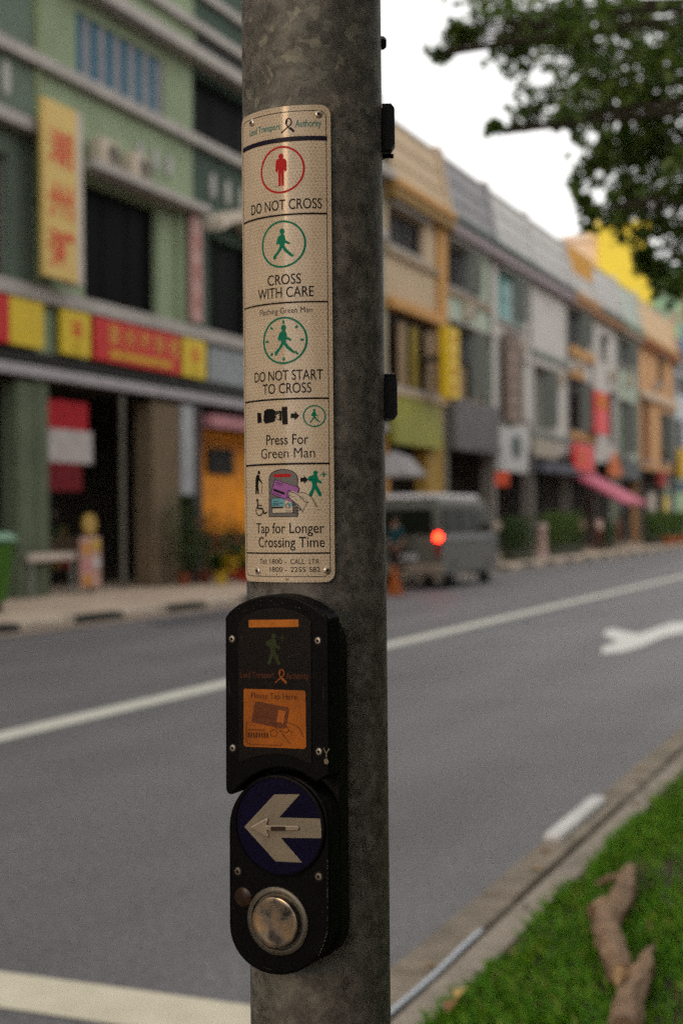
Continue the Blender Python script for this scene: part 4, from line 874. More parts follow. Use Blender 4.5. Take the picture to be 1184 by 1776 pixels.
# ================================================================== THE POLE
PR = .065; PC = Vector((0, 0, 0)) + fwd * 1.327 + rgt * (-.0238)      # axis of the pole (z measured from ground)
def cyl(phi, z, r_): return Vector((PC.x, PC.y, z)) + (rgt * math.sin(phi) - fwd * math.cos(phi)) * r_
def mat_steel():
    m = bpy.data.materials.new('galvanised_steel'); m.use_nodes = True; n = m.node_tree; L = n.links; b = n.nodes['Principled BSDF']
    tc = n.nodes.new('ShaderNodeTexCoord')
    n1 = n.nodes.new('ShaderNodeTexNoise'); n1.inputs['Scale'].default_value = 55; n1.inputs['Detail'].default_value = 8; n1.inputs['Roughness'].default_value = .7
    n3 = n.nodes.new('ShaderNodeTexNoise'); n3.inputs['Scale'].default_value = 9; n3.inputs['Detail'].default_value = 4
    vo = n.nodes.new('ShaderNodeTexVoronoi'); vo.inputs['Scale'].default_value = 120
    n2 = n.nodes.new('ShaderNodeTexNoise'); n2.inputs['Scale'].default_value = 60; n2.inputs['Detail'].default_value = 2; n2.inputs['Distortion'].default_value = .5
    for q in (n1, n3, vo, n2): L.new(tc.outputs['Object'], q.inputs['Vector'])
    r1 = n.nodes.new('ShaderNodeValToRGB'); r1.color_ramp.elements[0].position = .32; r1.color_ramp.elements[1].position = .68
    r1.color_ramp.elements[0].color = (.070, .067, .057, 1); r1.color_ramp.elements[1].color = (.26, .248, .212, 1)
    L.new(n1.outputs['Fac'], r1.inputs[0])
    # pale chalky flakes, a scatter of them on the upper pole
    fl = n.nodes.new('ShaderNodeMapRange'); fl.inputs['From Min'].default_value = .60; fl.inputs['From Max'].default_value = .625; L.new(n2.outputs['Fac'], fl.inputs['Value'])
    sp = n.nodes.new('ShaderNodeSeparateXYZ'); L.new(tc.outputs['Object'], sp.inputs[0])
    zr = n.nodes.new('ShaderNodeMapRange'); zr.inputs['From Min'].default_value = 1.78; zr.inputs['From Max'].default_value = 1.95; L.new(sp.outputs['Z'], zr.inputs['Value'])
    mu = n.nodes.new('ShaderNodeMath'); mu.operation = 'MULTIPLY'; L.new(fl.outputs[0], mu.inputs[0]); L.new(zr.outputs[0], mu.inputs[1])
    mu2 = n.nodes.new('ShaderNodeMath'); mu2.operation = 'MULTIPLY'; mu2.inputs[1].default_value = .62; L.new(mu.outputs[0], mu2.inputs[0])
    mx = n.nodes.new('ShaderNodeMix'); mx.data_type = 'RGBA'; mx.inputs['B'].default_value = (.34, .32, .25, 1); L.new(mu2.outputs[0], mx.inputs[0]); L.new(r1.outputs[0], mx.inputs['A'])
    mx2 = n.nodes.new('ShaderNodeMix'); mx2.data_type = 'RGBA'; mx2.blend_type = 'MULTIPLY'; mx2.inputs[0].default_value = .18
    L.new(mx.outputs['Result'], mx2.inputs['A']); L.new(n3.outputs['Color'], mx2.inputs['B'])
    mx3 = n.nodes.new('ShaderNodeMix'); mx3.data_type = 'RGBA'; mx3.blend_type = 'MULTIPLY'; mx3.inputs[0].default_value = .5
    L.new(mx2.outputs['Result'], mx3.inputs['A'])
    bw = n.nodes.new('ShaderNodeRGBToBW'); L.new(vo.outputs['Color'], bw.inputs[0]); L.new(bw.outputs[0], mx3.inputs['B'])
    L.new(mx3.outputs['Result'], b.inputs['Base Color'])
    b.inputs['Metallic'].default_value = .25; b.inputs['Roughness'].default_value = .58
    bp = n.nodes.new('ShaderNodeBump'); bp.inputs['Strength'].default_value = .25; bp.inputs['Distance'].default_value = .001; L.new(n1.outputs['Fac'], bp.inputs['Height']); L.new(bp.outputs[0], b.inputs['Normal'])
    return m
M_steel = mat_steel()
pole = thing('signal_pole', (PC.x, PC.y, .1), 'round weathered galvanised steel pole standing on the verge', 'pole')
g = MB(); g.lathe((PC.x, PC.y, .1), up, [(PR, 0)] + [(PR, .1 * k) for k in range(1, 45)], 96); g.build('shaft', M_steel, pole, smooth=True)
g = MB(); g.tube([cyl(R_(-64), .1, PR - .0008), cyl(R_(-64), 4.4, PR - .0008)], .0022, 8); g.build('weld_seam', M_steel, pole, smooth=True)
g = MB(); g.lathe((PC.x, PC.y, .1), up, [(.13, 0), (.13, .018)], 40); g.build('base_plate', M_steel, pole)
M_blk = mat('black_plastic', (.0035, .0035, .0038), .42, .2, 30, .08, spec=.06, fine=.25)
M_blk2 = mat('black_casting', (.005, .005, .005), .5, .2, 30, spec=.12)
def clamp(z0, z1, dr=.012):       # black bracket of the sign on the pole's far right side
    g = MB(); a0, a1 = R_(82), R_(128); P = []
    for rr in (PR - .001, PR + dr):
        pass
    n_ = 8
    ringv = [(a0 + (a1 - a0) * k / n_, PR + .0005) for k in range(n_ + 1)] + [(a1 - (a1 - a0) * k / n_, PR + dr) for k in range(n_ + 1)]
    i = len(g.v); N_ = len(ringv)
    for z in (z0, z0 + .004, z1 - .004, z1):
        q = .003 if z in (z0, z1) else 0
        for a, rr in ringv: g.v.append(tuple(cyl(a, z, rr - (q if rr > PR + .001 else 0))))
    for l in range(3):
        for k in range(N_): g.f.append((i + l * N_ + k, i + l * N_ + (k + 1) % N_, i + (l + 1) * N_ + (k + 1) % N_, i + (l + 1) * N_ + k))
    g.f.append(tuple(i + k for k in range(N_))[::-1]); g.f.append(tuple(i + 3 * N_ + k for k in range(N_)))
    return g.build('clamp', M_blk2, pole)
zz = lambda y, Y=1.327: EYE + (905 - y) / FPX * Y
clamp(zz(262), zz(184)); clamp(zz(728), zz(655))
for z in (zz(262) - .003, zz(655) + .002):
    g = MB(); g.tube([cyl(R_(95), z, PR), cyl(R_(95), z, PR + .011)], .0022, 8); g.build('clamp_screw', M_blk2, pole)
g = MB(); c0 = cyl(R_(92), zz(72), PR - .001); ax = (rgt * math.sin(R_(92)) - fwd * math.cos(R_(92)))
g.lathe(c0, ax, [(.0062, 0), (.0062, .0035), (.004, .006)], 6); g.build('bolt', M_blk2, pole)

# ------------------------------------------------------------------ instruction plate
PHI0 = R_(-27.0)
RP = PR + .0022
def Tp(s, t, h=0.0): return cyl(s / PR, t, RP + .0012 + h)
def Ps(x, y, rr=RP + .0012):      # photo sighting -> arc length and height on the plate
    a, b = ray(x, y); px_, Yc = -.0238, 1.327
    A = a * a + 1; Bq = -2 * (a * px_ + Yc); Cq = px_ ** 2 + Yc ** 2 - rr * rr
    disc_ = max(Bq * Bq - 4 * A * Cq, 0); Y = (-Bq - math.sqrt(disc_)) / (2 * A); X = a * Y
    return math.atan2(X - px_, Yc - Y) * PR, EYE + b * Y
s0, s1 = -.0800, .0168; tb = Ps(508, 1010)[1]; tt = Ps(503, 182)[1]
def rrect(x0, x1, y0, y1, r_, n=6):
    P = []
    for cx_, cy_, a in ((x1 - r_, y0 + r_, -90), (x1 - r_, y1 - r_, 0), (x0 + r_, y1 - r_, 90), (x0 + r_, y0 + r_, 180)):
        P += [(cx_ + r_ * math.cos(R_(a + 90 * k / n)), cy_ + r_ * math.sin(R_(a + 90 * k / n))) for k in range(n + 1)]
    return P
def mat_plate():
    m = bpy.data.materials.new('reflective_sheeting'); m.use_nodes = True; n = m.node_tree; L = n.links; b = n.nodes['Principled BSDF']
    uv = n.nodes.new('ShaderNodeUVMap'); uv.uv_map = 'plate'
    acc = None; k = 2 * math.pi / .0030
    for a in (90, 210, 330):
        dt = n.nodes.new('ShaderNodeVectorMath'); dt.operation = 'DOT_PRODUCT'; dt.inputs[1].default_value = (k * math.cos(R_(a)), k * math.sin(R_(a)), 0); L.new(uv.outputs[0], dt.inputs[0])
        co = n.nodes.new('ShaderNodeMath'); co.operation = 'COSINE'; L.new(dt.outputs['Value'], co.inputs[0])
        if acc is None: acc = co.outputs[0]
        else:
            ad = n.nodes.new('ShaderNodeMath'); ad.operation = 'ADD'; L.new(acc, ad.inputs[0]); L.new(co.outputs[0], ad.inputs[1]); acc = ad.outputs[0]
    mr = n.nodes.new('ShaderNodeMapRange'); mr.inputs['From Min'].default_value = -.75; mr.inputs['From Max'].default_value = -1.2; L.new(acc, mr.inputs['Value'])
    nz = n.nodes.new('ShaderNodeTexNoise'); nz.inputs['Scale'].default_value = 35; nz.inputs['Detail'].default_value = 6; tc = n.nodes.new('ShaderNodeTexCoord'); L.new(tc.outputs['Object'], nz.inputs['Vector'])
    r1 = n.nodes.new('ShaderNodeValToRGB'); r1.color_ramp.elements[0].position = .3; r1.color_ramp.elements[1].position = .7
    r1.color_ramp.elements[0].color = (.445, .365, .265, 1); r1.color_ramp.elements[1].color = (.54, .45, .335, 1); L.new(nz.outputs['Fac'], r1.inputs[0])
    mx = n.nodes.new('ShaderNodeMix'); mx.data_type = 'RGBA'; mx.inputs['B'].default_value = (.65, .575, .45, 1); L.new(mr.outputs[0], mx.inputs[0]); L.new(r1.outputs[0], mx.inputs['A'])
    L.new(mx.outputs['Result'], b.inputs['Base Color'])
    b.inputs['Roughness'].default_value = .5; b.inputs['Specular IOR Level'].default_value = .3
    b.inputs['Coat Weight'].default_value = .38; b.inputs['Coat Roughness'].default_value = .13; b.inputs['Coat Tint'].default_value = (1, .9, .75, 1)
    return m
M_plate = mat_plate()
sign = thing('instruction_plate', cyl(PHI0, tb, RP), 'tall cream reflective sign plate with crossing instructions riveted on the pole', 'sign')
def curved_panel(name, x0, x1, y0, y1, r_, h0, h1, m, parent, nu=40):
    """rounded rectangle wrapped on the pole, with thickness"""
    xs = [x0 + (x1 - x0) * k / nu for k in range(nu + 1)]
    xs = sorted(set(xs + [x0 + r_ * (1 - math.cos(R_(90 * k / 6))) for k in range(7)] + [x1 - r_ * (1 - math.cos(R_(90 * k / 6))) for k in range(7)]))
    def ext(x):
        e = 0
        if x < x0 + r_: e = r_ - math.sqrt(max(0, r_ ** 2 - (x0 + r_ - x) ** 2))
        if x > x1 - r_: e = r_ - math.sqrt(max(0, r_ ** 2 - (x - x1 + r_) ** 2))
        return e
    V = []; F = []; UV = []
    for h in (h1, h0):
        for x in xs:
            e = ext(x)
            for y in (y0 + e, y1 - e): V.append(tuple(Tp(x, y, h))); UV.append((x, y))
    n_ = len(xs); o2 = 2 * n_
    for k in range(n_ - 1):
        F.append((2 * k, 2 * k + 2, 2 * k + 3, 2 * k + 1)); F.append((o2 + 2 * k, o2 + 2 * k + 1, o2 + 2 * k + 3, o2 + 2 * k + 2))
        F.append((2 * k, o2 + 2 * k, o2 + 2 * k + 2, 2 * k + 2)); F.append((2 * k + 1, 2 * k + 3, o2 + 2 * k + 3, o2 + 2 * k + 1))
    F.append((0, 1, o2 + 1, o2)); F.append((2 * n_ - 2, o2 + 2 * n_ - 2, o2 + 2 * n_ - 1, 2 * n_ - 1))
    me = bpy.data.meshes.new(name); me.from_pydata(V, [], F)
    uvl = me.uv_layers.new(name='plate')
    for lp in me.loops: uvl.data[lp.index].uv = UV[lp.vertex_index]
    for p in me.polygons: p.use_smooth = True
    me.set_sharp_from_angle(angle=R_(35)); me.materials.append(m)
    o = bpy.data.objects.new(name, me); col.objects.link(o); adopt(o, parent); return o
curved_panel('panel', s0, s1, tb, tt, .0085, -.0012, 0, M_plate, sign)
K_ink = mat('ink_black', (.010, .009, .009), .5, .15, 60, spec=.08); K_red = mat('ink_red', (.46, .012, .012), .5, .1, 40, spec=.1); K_grn = mat('ink_green', (.0, .17, .095), .5, .12, 40, spec=.1)
K_pur = mat('ink_purple', (.014, .012, .024), .45, spec=.1); K_teal = mat('ink_teal', (.02, .19, .17), .45); K_gry = mat('ink_grey', (.13, .125, .12), .45); K_mag = mat('ink_magenta', (.30, .10, .32), .45); K_cyn = mat('ink_cyan', (.12, .33, .38), .45); K_wht = mat('ink_cream', (.5, .43, .32), .45)
H1 = .00018; H2 = .00034; H3 = .0005; H4 = .00066
# thin border
g = MB(); P = rrect(s0 + .0042, s1 - .0040, tb + .0052, tt - .0052, .0062)
P2 = []
for k in range(len(P)):
    a, b_ = P[k], P[(k + 1) % len(P)]; m_ = max(1, int(abs(a[0] - b_[0]) / .003)); P2 += [(a[0] + (b_[0] - a[0]) * j / m_, a[1] + (b_[1] - a[1]) * j / m_) for j in range(m_)]
stroke(g, Tp, P2 + [P2[0]], .00055, H1); g.build('border', K_ink, sign)
def rule(y, th, m=K_ink):
    t = Ps(503, y)[1]; g = MB(); stroke(g, Tp, [(s0 + .0045, t), (s1 - .0043, t)], th, H1); g.build('rule', m, sign)
def line_text(txt, x0, x1, ybase, capx, xm=503, m=K_ink, off=.004, name='lettering'):
    t = Ps(xm, ybase)[1]; a = Ps(x0, ybase)[0]; b_ = Ps(x1, ybase)[0]; cap = capx / FPX * 1.268
    if 'Man' in txt: off = -.004        # heavier strokes close up the capital M
    g = MB(); fit_text(g, Tp, txt, a, b_, t, cap, off, H1); return g.build(name, m, sign)
MM = 1.268 / FPX                                # one photo pixel on the plate, in metres
rule(240, .0042, K_pur); rule(371, .0016); rule(524, .0014); rule(691.5, .0016); rule(804.5, .0017); rule(959.5, .0014)
line_text('Land Transport', 433, 486, 221, 11, m=K_teal, off=0.01); line_text('Authority', 512, 557, 220, 12, m=K_teal, off=0.01)
line_text('DO NOT CROSS', 436, 558, 362, 17.5); line_text('CROSS', 464, 522, 492, 17.5); line_text('WITH CARE', 448, 544, 514.5, 17.5)
line_text('Flashing Green Man', 451, 541, 542.5, 10); line_text('DO NOT START', 442, 560, 659, 17.5); line_text('TO CROSS', 456, 540, 681.5, 17.5)
line_text('Press For', 462, 535, 770.5, 17.5); line_text('Green Man', 453, 546, 794, 17.5)
line_text('Tap for Longer', 445, 562, 924.5, 17.5); line_text('Crossing Time', 449, 563, 949, 17.5)
line_text('Tel:', 451, 463, 978, 8.5, off=0); line_text('1800', 468, 489, 978, 8.5, off=0); line_text('-', 494, 497, 978, 8.5, off=0); line_text('CALL', 504, 528, 978, 8.5, off=0); line_text('LTA', 536, 553, 978, 8.5, off=0)
line_text('1800', 468, 490, 992, 8.5, off=0); line_text('-', 494, 498, 992, 8.5, off=0); line_text('2255', 504, 530, 992, 8.5, off=0); line_text('582', 536, 555, 992, 8.5, off=0)
line_text('3M', 495, 501, 1007, 4, off=0)
# ribbon emblem between the words
def ribbon(T, cx_, cy_, sc_, h, m, parent, th=.0011):
    g = MB(); f = lambda pts: [(cx_ + a * sc_, cy_ + b_ * sc_) for a, b_ in pts]
    loop = [(4 * math.cos(R_(a)) + 1, 5 + 5 * math.sin(R_(a))) for a in range(-50, 231, 20)]
    stroke(g, T, f([(-9, -9), (-2, -3)] + loop + [(2, -4), (8, -9)]), th, h)
    stroke(g, T, f([(-9, -8), (-3, -4)]), th * .7, h); stroke(g, T, f([(3, -3), (8, -8)]), th * 1.8, h)
    stroke(g, T, f([(-2.5, 3), (-1.5, 8)]), th * 1.6, h)
    return g.build('ribbon_emblem', m, parent)
cs, ct = Ps(499, 217); ribbon(Tp, cs, ct, MM * 1.25, H1, K_pur, sign)
# pictogram figures (unit: photo pixels from figure centre, y up)
def fig(T, cx_, cy_, sc_, parts, h, m, parent, name='figure'):
    g = MB()
    for kd, *a in parts:
        if kd == 'c': disc(g, T, cx_ + a[0] * sc_, cy_ + a[1] * sc_, a[2] * sc_, (a[3] if len(a) > 3 else a[2]) * sc_, 16, h)
        if kd == 'p': flat(g, T, [(cx_ + x * sc_, cy_ + y * sc_) for x, y in a[0]], h)
        if kd == 's': stroke(g, T, [(cx_ + x * sc_, cy_ + y * sc_) for x, y in a[0]], a[1] * sc_, h)
    return g.build(name, m, parent)
STAND = [('c', 0, 23, 4.6, 5), ('p', [(-9, 16), (-6, 19), (6, 19), (9, 16), (10, 9), (10, -1), (8, -4), (6.4, -4), (6.2, -1), (5, -2), (5, -26), (6, -28), (.6, -28), (.3, -7), (-.3, -7), (-.6, -28), (-6.6, -28), (-5, -26), (-5, -2), (-6.2, -1), (-6.4, -4), (-8, -4), (-10, -1), (-10, 9)])]
WALK = [('c', 0, 22, 4.6, 5.2), ('p', [(-2, 17), (3, 17), (5, 13), (6, 6), (14, 2), (13, -1.5), (4, 1.5), (4, -3), (8, -9), (18, -19), (21, -19.5), (21.5, -17), (18, -23.5), (13.5, -21), (4, -13), (0, -7), (-5, -14), (-11, -21), (-12, -25), (-16.5, -25.5), (-17, -20), (-9, -12), (-4.5, -4), (-5, 0), (-8, 1), (-11, -1), (-10, 7), (-7, 14)])]
def circle_icon(cx_, cy_, m, parts, hx=36, ry=41, th=3.4, sc=1.0):
    a0 = Ps(cx_ - hx, cy_)[0]; a1 = Ps(cx_ + hx, cy_)[0]; t = Ps(cx_, cy_)[1]; c = (a0 + a1) / 2
    g = MB(); ring(g, Tp, c, t, ry * MM, ry * MM, th * MM, 72, H1); g.build('circle', m, sign)
    fig(Tp, c, t, MM * sc, parts, H1, m, sign); return c, t
circle_icon(490, 293, K_red, STAND); circle_icon(492, 422.5, K_grn, WALK); c3, t3 = circle_icon(494.5, 590, K_grn, WALK)
g = MB()
for k in range(8):
    a = R_(45 * k + 0); stroke(g, Tp, [(c3 + math.cos(a) * 30 * MM, t3 + math.sin(a) * 30 * MM), (c3 + math.cos(a) * 34 * MM, t3 + math.sin(a) * 34 * MM)], 3.4 * MM, H2)
g.build('clock_tick', K_grn, sign)
circle_icon(545, 721.5, K_grn, WALK, 19, 19, 2.2, .46)
# pressing hand, arrow
def icon(x, y): return Ps(x, y)
def px_poly(g, pts, h=H1): flat(g, Tp, [Ps(*p) for p in pts], h)
def px_line(g, pts, th, h=H1): stroke(g, Tp, [Ps(*p) for p in pts], th * MM, h)
g = MB(); px_poly(g, [(446, 716), (453, 716), (454, 733), (447, 734)]); px_poly(g, [(458, 713), (463, 709.5), (472, 709), (476, 711), (477, 713), (486, 712), (489, 713.5), (489, 716), (480, 718.5), (477, 720), (479, 723), (477, 726), (477.5, 729), (475, 732), (460, 735), (457, 730)])
g.build('hand', K_ink, sign)
g = MB(); px_poly(g, [(488.5, 706), (498, 705), (499, 736), (489.5, 736.5)]); px_poly(g, [(483.5, 713.5), (488.4, 713), (488.4, 730), (484, 729)]); g.build('button_icon', K_ink, sign)
g = MB(); ring(g, Tp, *Ps(482, 721), 4.2 * MM, 8 * MM, 1.2 * MM, 20, H2); g.build('press_mark', K_gry, sign)
def arrow_icon(cx_, cy_, s_=1):
    g = MB(); px_poly(g, [(cx_ - 8 * s_, cy_ - 4 * s_), (cx_ - 1 * s_, cy_ - 4 * s_), (cx_ - 1 * s_, cy_ - 8 * s_), (cx_ + 7 * s_, cy_), (cx_ - 1 * s_, cy_ + 8 * s_), (cx_ - 1 * s_, cy_ + 4 * s_), (cx_ - 8 * s_, cy_ + 4 * s_)]); g.build('arrow', K_ink, sign)
arrow_icon(512, 721); arrow_icon(528, 832, .9)
# old man with a stick, wheelchair user
g = MB(); disc(g, Tp, *Ps(449, 819.5), 3 * MM, 3.6 * MM, 14, H1)
px_poly(g, [(446.5, 823), (450, 824), (450.5, 829), (455.5, 838), (455, 839.5), (449, 833), (448, 840), (449.3, 856.5), (447, 857), (446.2, 846), (445.5, 857), (443.2, 857), (443.4, 832), (444.5, 826)])
px_line(g, [(455, 838.5), (454, 856)], .9); g.build('elderly_figure', K_ink, sign)
g = MB(); disc(g, Tp, *Ps(446.5, 868), 2.8 * MM, 3.4 * MM, 14, H1)
px_line(g, [(447, 872), (447.5, 882), (455, 882), (458.5, 891), (463, 888.5)], 2.9); px_line(g, [(448, 876.5), (454, 877)], 2)
cc = Ps(450, 885.5); rr_ = 8.6 * MM
stroke(g, Tp, [(cc[0] + rr_ * 1.05 * math.cos(R_(a)), cc[1] + rr_ * math.sin(R_(a))) for a in range(110, 361, 14)], 2.1 * MM, H1); g.build('wheelchair_figure', K_ink, sign)
# card reader drawing
dome = [(467, 896), (467, 829)] + [(467 + 24.5 * (1 - math.cos(R_(a))), 829 - 15 * math.sin(R_(a))) for a in range(15, 166, 15)] + [(516, 829), (516, 896)]
g = MB(); flat(g, Tp, [Ps(*p) for p in dome], H1); g.build('reader_drawing', K_gry, sign)
g = MB(); px_line(g, dome + [dome[0]], 1.1, H2)
g.build('outline', K_ink, sign)
g = MB(); px_poly(g, [(475, 822.5), (503, 821.5), (505, 824), (503, 827), (475, 828)], H2); g.build('red_bar', K_red, sign)
g = MB(); px_poly(g, [(471, 866), (474, 864), (507, 863.5), (508.5, 889), (473, 890)], H2); g.build('pale_card', K_wht, sign)
g = MB(); px_poly(g, [(471.5, 866), (474, 864.5), (494, 864.5), (494, 878), (471.5, 879)], H3); px_poly(g, [(500, 872), (508, 872), (508, 878), (500, 878)], H3); g.build('card_colour', K_cyn, sign)
g = MB(); px_line(g, [(473, 880.5), (491, 880)], 2.6, H4); px_line(g, [(474, 869.5), (484, 869)], 1.0, H4); px_line(g, [(474, 873), (491, 872.5)], 1.0, H4); px_line(g, [(474, 876), (484, 875.5)], 1.4, H4); px_line(g, [(495, 886), (505, 886)], .9, H4)
px_line(g, [(496, 880.5), (496, 876), (499, 873), (502, 876), (503, 880.5), (496, 880.5)], .9, H4); px_line(g, [(471, 866), (474, 864), (507, 863.5), (508.5, 889), (473, 890), (471, 866)], .8, H4); g.build('card_print', K_ink, sign)
g = MB(); px_poly(g, [(477.5, 831.5), (519, 845.5), (517.5, 852), (510, 872), (470.5, 856)], H3 + .0001); g.build('magenta_card', K_mag, sign)
g = MB(); Hc = H4 + .0001
px_line(g, [(477.5, 831.5), (519, 845.5), (517.5, 852), (510, 872), (470.5, 856), (477.5, 831.5)], .8, Hc); px_line(g, [(479, 836), (491, 840)], 1.1, Hc); px_line(g, [(479, 838.5), (489, 842)], .9, Hc)
px_line(g, [(476, 849.5), (493, 856)], 4.2, Hc); px_line(g, [(474.5, 855), (488, 860)], 1.0, Hc)
px_line(g, [(500, 850), (512, 854), (508, 866), (497, 861.5), (500, 850)], .9, Hc)
g.build('card_print', K_ink, sign)
g = MB(); px_poly(g, [(501, 857), (504, 852), (509, 852), (522, 858), (533, 870), (524, 886), (511, 872), (502, 864)], Hc + .0001); g.build('fingers', K_wht, sign)
g = MB(); Hd = Hc + .00022
px_line(g, [(518, 853), (527, 854.5), (535, 858), (541, 864), (549, 879)], .9, Hd); px_line(g, [(503, 853), (511, 855), (524, 863), (528, 870), (534, 871.5)], 1.0, Hd); px_line(g, [(520, 861), (522, 866)], .8, Hd); px_line(g, [(524, 863), (527, 867)], .8, Hd)
px_line(g, [(501, 857), (502, 863), (512, 872), (520, 879), (525, 888)], 1.2, Hd); px_line(g, [(503, 858), (507, 862), (511, 861)], .9, Hd); px_line(g, [(513, 865), (515, 869)], .8, Hd)
px_line(g, [(509, 876), (514, 873), (519, 877)], .9, Hd); px_line(g, [(509, 882), (516, 879), (521, 884), (515, 886), (509, 885)], .9, Hd); px_line(g, [(510, 889), (517, 890), (516, 893)], .8, Hd)
g.build('hand_outline', K_ink, sign)
WALKP = [('c', 0, 20, 4, 4.2), ('p', [(-4, 16), (2, 16.5), (4, 13), (5, 7), (10, 4), (12, 1.5), (10.5, -1), (5, .5), (3, 3), (2, -3), (6, -10), (11, -21), (11, -24), (6, -25), (3, -19), (-1, -11), (-4, -18), (-7, -25), (-11.5, -24.5), (-12, -20), (-7, -11), (-6, -3), (-7, 3), (-11, 4), (-13.5, 6), (-14, 11), (-9, 14)])]
cs, ct = Ps(547, 838); fig(Tp, cs, ct, MM * .9, WALKP + [('s', [(10, 17), (20, 17)], 2.2), ('s', [(15, 12), (15, 22)], 2.2)], H1, K_grn, sign)
# rivets
M_riv = mat('rivet_metal', (.48, .42, .34), .35, .15, 80, metal=.7, spec=.5)
M_hole = mat('rivet_hole', (.01, .01, .01), .8)
for x, y in ((437, 212), (552, 197), (447.5, 990), (567, 989)):
    s_, t_ = Ps(x, y); nrm = (rgt * math.sin(s_ / PR) - fwd * math.cos(s_ / PR)); c = cyl(s_ / PR, t_, RP + .0011)
    g = MB(); g.lathe(c, nrm, [(.0034, 0), (.0033, .0007), (.0024, .0015), (.0013, .0017), (.0011, .0009)], 20); o = g.build('rivet', M_riv, sign, smooth=True)
    g = MB(); g.lathe(c + nrm * .0010, nrm, [(.00125, 0), (.0012, .00075)], 12); g.build('rivet_core', M_hole, o)

# scratches on the lower pole and old grime specks on the plate
for x, y, dx, dy in ((643, 1105, 5, -16), (628, 1330, 2, -9), (604, 640, 3, -14), (640, 820, 4, -10), (598, 905, -3, -12), (655, 1240, 2, -12), (611, 1480, 3, -8), (560, 150, 4, -9), (470, 120, -3, -12), (633, 838, -4, 8)):
    g = MB(); a_ = Ps(x, y, PR); b_ = Ps(x + dx, y + dy, PR); T_ = lambda s, t, h: cyl(s / PR, t, PR + .0002)
    stroke(g, T_, [a_, b_], .0005, 0); g.build('scratch', mat('scratch_bright', (.26, .25, .22), .5), pole)
rgs = np.random.default_rng(21); g = MB()
for _ in range(70):
    s_ = rgs.uniform(s0 + .002, s1 - .002); t_ = rgs.uniform(tb + .003, tt - .003) if rgs.random() < .6 else tb + abs(rgs.normal()) * .03 + .003
    disc(g, Tp, s_, t_, rgs.uniform(.0002, .0006), rgs.uniform(.0002, .0007), 7, H1)
g.build('grime', mat('grime', (.16, .125, .08), .8), sign)['kind'] = 'stuff'
# ------------------------------------------------------------------ push button unit
PH = R_(-25.0); pn = rgt * math.sin(PH) - fwd * math.cos(PH); pe = rgt * math.cos(PH) + fwd * math.sin(PH)
HF = PR + .029
def Tb(p, q, h=0.0): return Vector((PC.x, PC.y, 0)) + pn * (HF + h) + pe * p + up * q
def Pb(x, y, h=0.0):
    a, b = ray(x, y); dirv = fwd + rgt * a + up * b; o_ = Vector((0, 0, EYE)); pl = Tb(0, 0, h)
    k = (pl - o_).dot(pn) / dirv.dot(pn); v = o_ + dirv * k - Vector((PC.x, PC.y, 0)); return v.dot(pe), v.z
unit = thing('push_button_unit', Tb(0, Pb(480, 1690)[1], -.03), 'black pedestrian push button unit with a card reader mounted on the pole', 'push button')
def poly_px(pts, h=0.0): return [Pb(x, y, h) for x, y in pts]
cx0, cy0 = 485, 1431           # centre of the arrow disc in the photograph
# upper housing outline
arch = [(390 + 178 * k / 16, 1071 - 41 * math.sin(math.pi * (k / 16) ** .93) - 2 * (k / 16)) for k in range(17)]
arch = [(390, 1071), (398, 1060), (412, 1049), (430, 1040), (450, 1034), (472, 1031), (494, 1032), (515, 1037), (535, 1046), (552, 1057), (563, 1066), (569, 1074)]
conc = [(cx0 + 93 * math.cos(R_(a)), cy0 - 99 * math.sin(R_(a))) for a in range(48, 146, 9)]
P = poly_px(arch + [(571, 1345)] + conc + [(408, 1372), (402, 1378), (395, 1377), (391, 1369)])
MB().prism(P, Tb, -.024, 0).build('upper_housing', M_blk, unit, bevel=.0022, seg=3)
# lower housing: stadium
nS = 20
low = [(483.5 + 86.5 * math.cos(R_(a)), 1432 - 90 * math.sin(R_(a))) for a in np.linspace(0, 180, nS)] + [(484.5 + 87 * math.cos(R_(a)), 1601 - 89 * math.sin(R_(a))) for a in np.linspace(180, 360, nS)]
MB().prism(poly_px(low, -.001), Tb, -.025, -.001).build('lower_housing', M_blk, unit, bevel=.0022, seg=3)
# back body joining both to the pole
pc_, qc_ = Pb(482, 1075)[0], 0
a0 = Pb(396, 1300)[0]; a1 = Pb(566, 1300)[0]; q1 = Pb(480, 1062)[1]; q0 = Pb(480, 1672)[1]
MB().prism(rrect(a0, a1, q0, q1, .03, 8), Tb, -.045, -.0255).build('back_box', M_blk2, unit, bevel=.002)
# side gasket lip (wear line)
# tinted window of the card reader
win = [(413, 1080), (425, 1068), (445, 1059), (468, 1055), (492, 1055), (513, 1060), (530, 1069), (540, 1079), (541, 1325), (528, 1320)] + [(514, 1313), (498, 1309), (478, 1307), (455, 1309), (436, 1314), (420, 1321), (415, 1320)]
MB().prism(poly_px(win), Tb, .0002, .0009).build('reader_window', mat('tinted_window', (.006, .004, .003), .3, .2, 40, spec=.18), unit, bevel=.0004)
hW = .0011
rw = [o for o in col.objects if o.name == 'reader_window'][0]
def inkb(fn, m, name, parent=None, h=hW):
    g = MB(); fn(g, h); return g.build(name, m, parent or unit)
A_or = mat('display_orange', (.42, .125, .008), .45, .25, 90); A_dk = mat('print_brown', (.07, .018, .005), .5, .2, 60); A_gr = mat('print_dim_green', (.018, .028, .004), .5); A_rd = mat('print_dim_orange', (.10, .022, .006), .5)
inkb(lambda g, h: flat(g, Tb, poly_px([(432, 1075), (518, 1074), (519, 1087), (432.5, 1088)]), h), A_or, 'display_bar', rw)
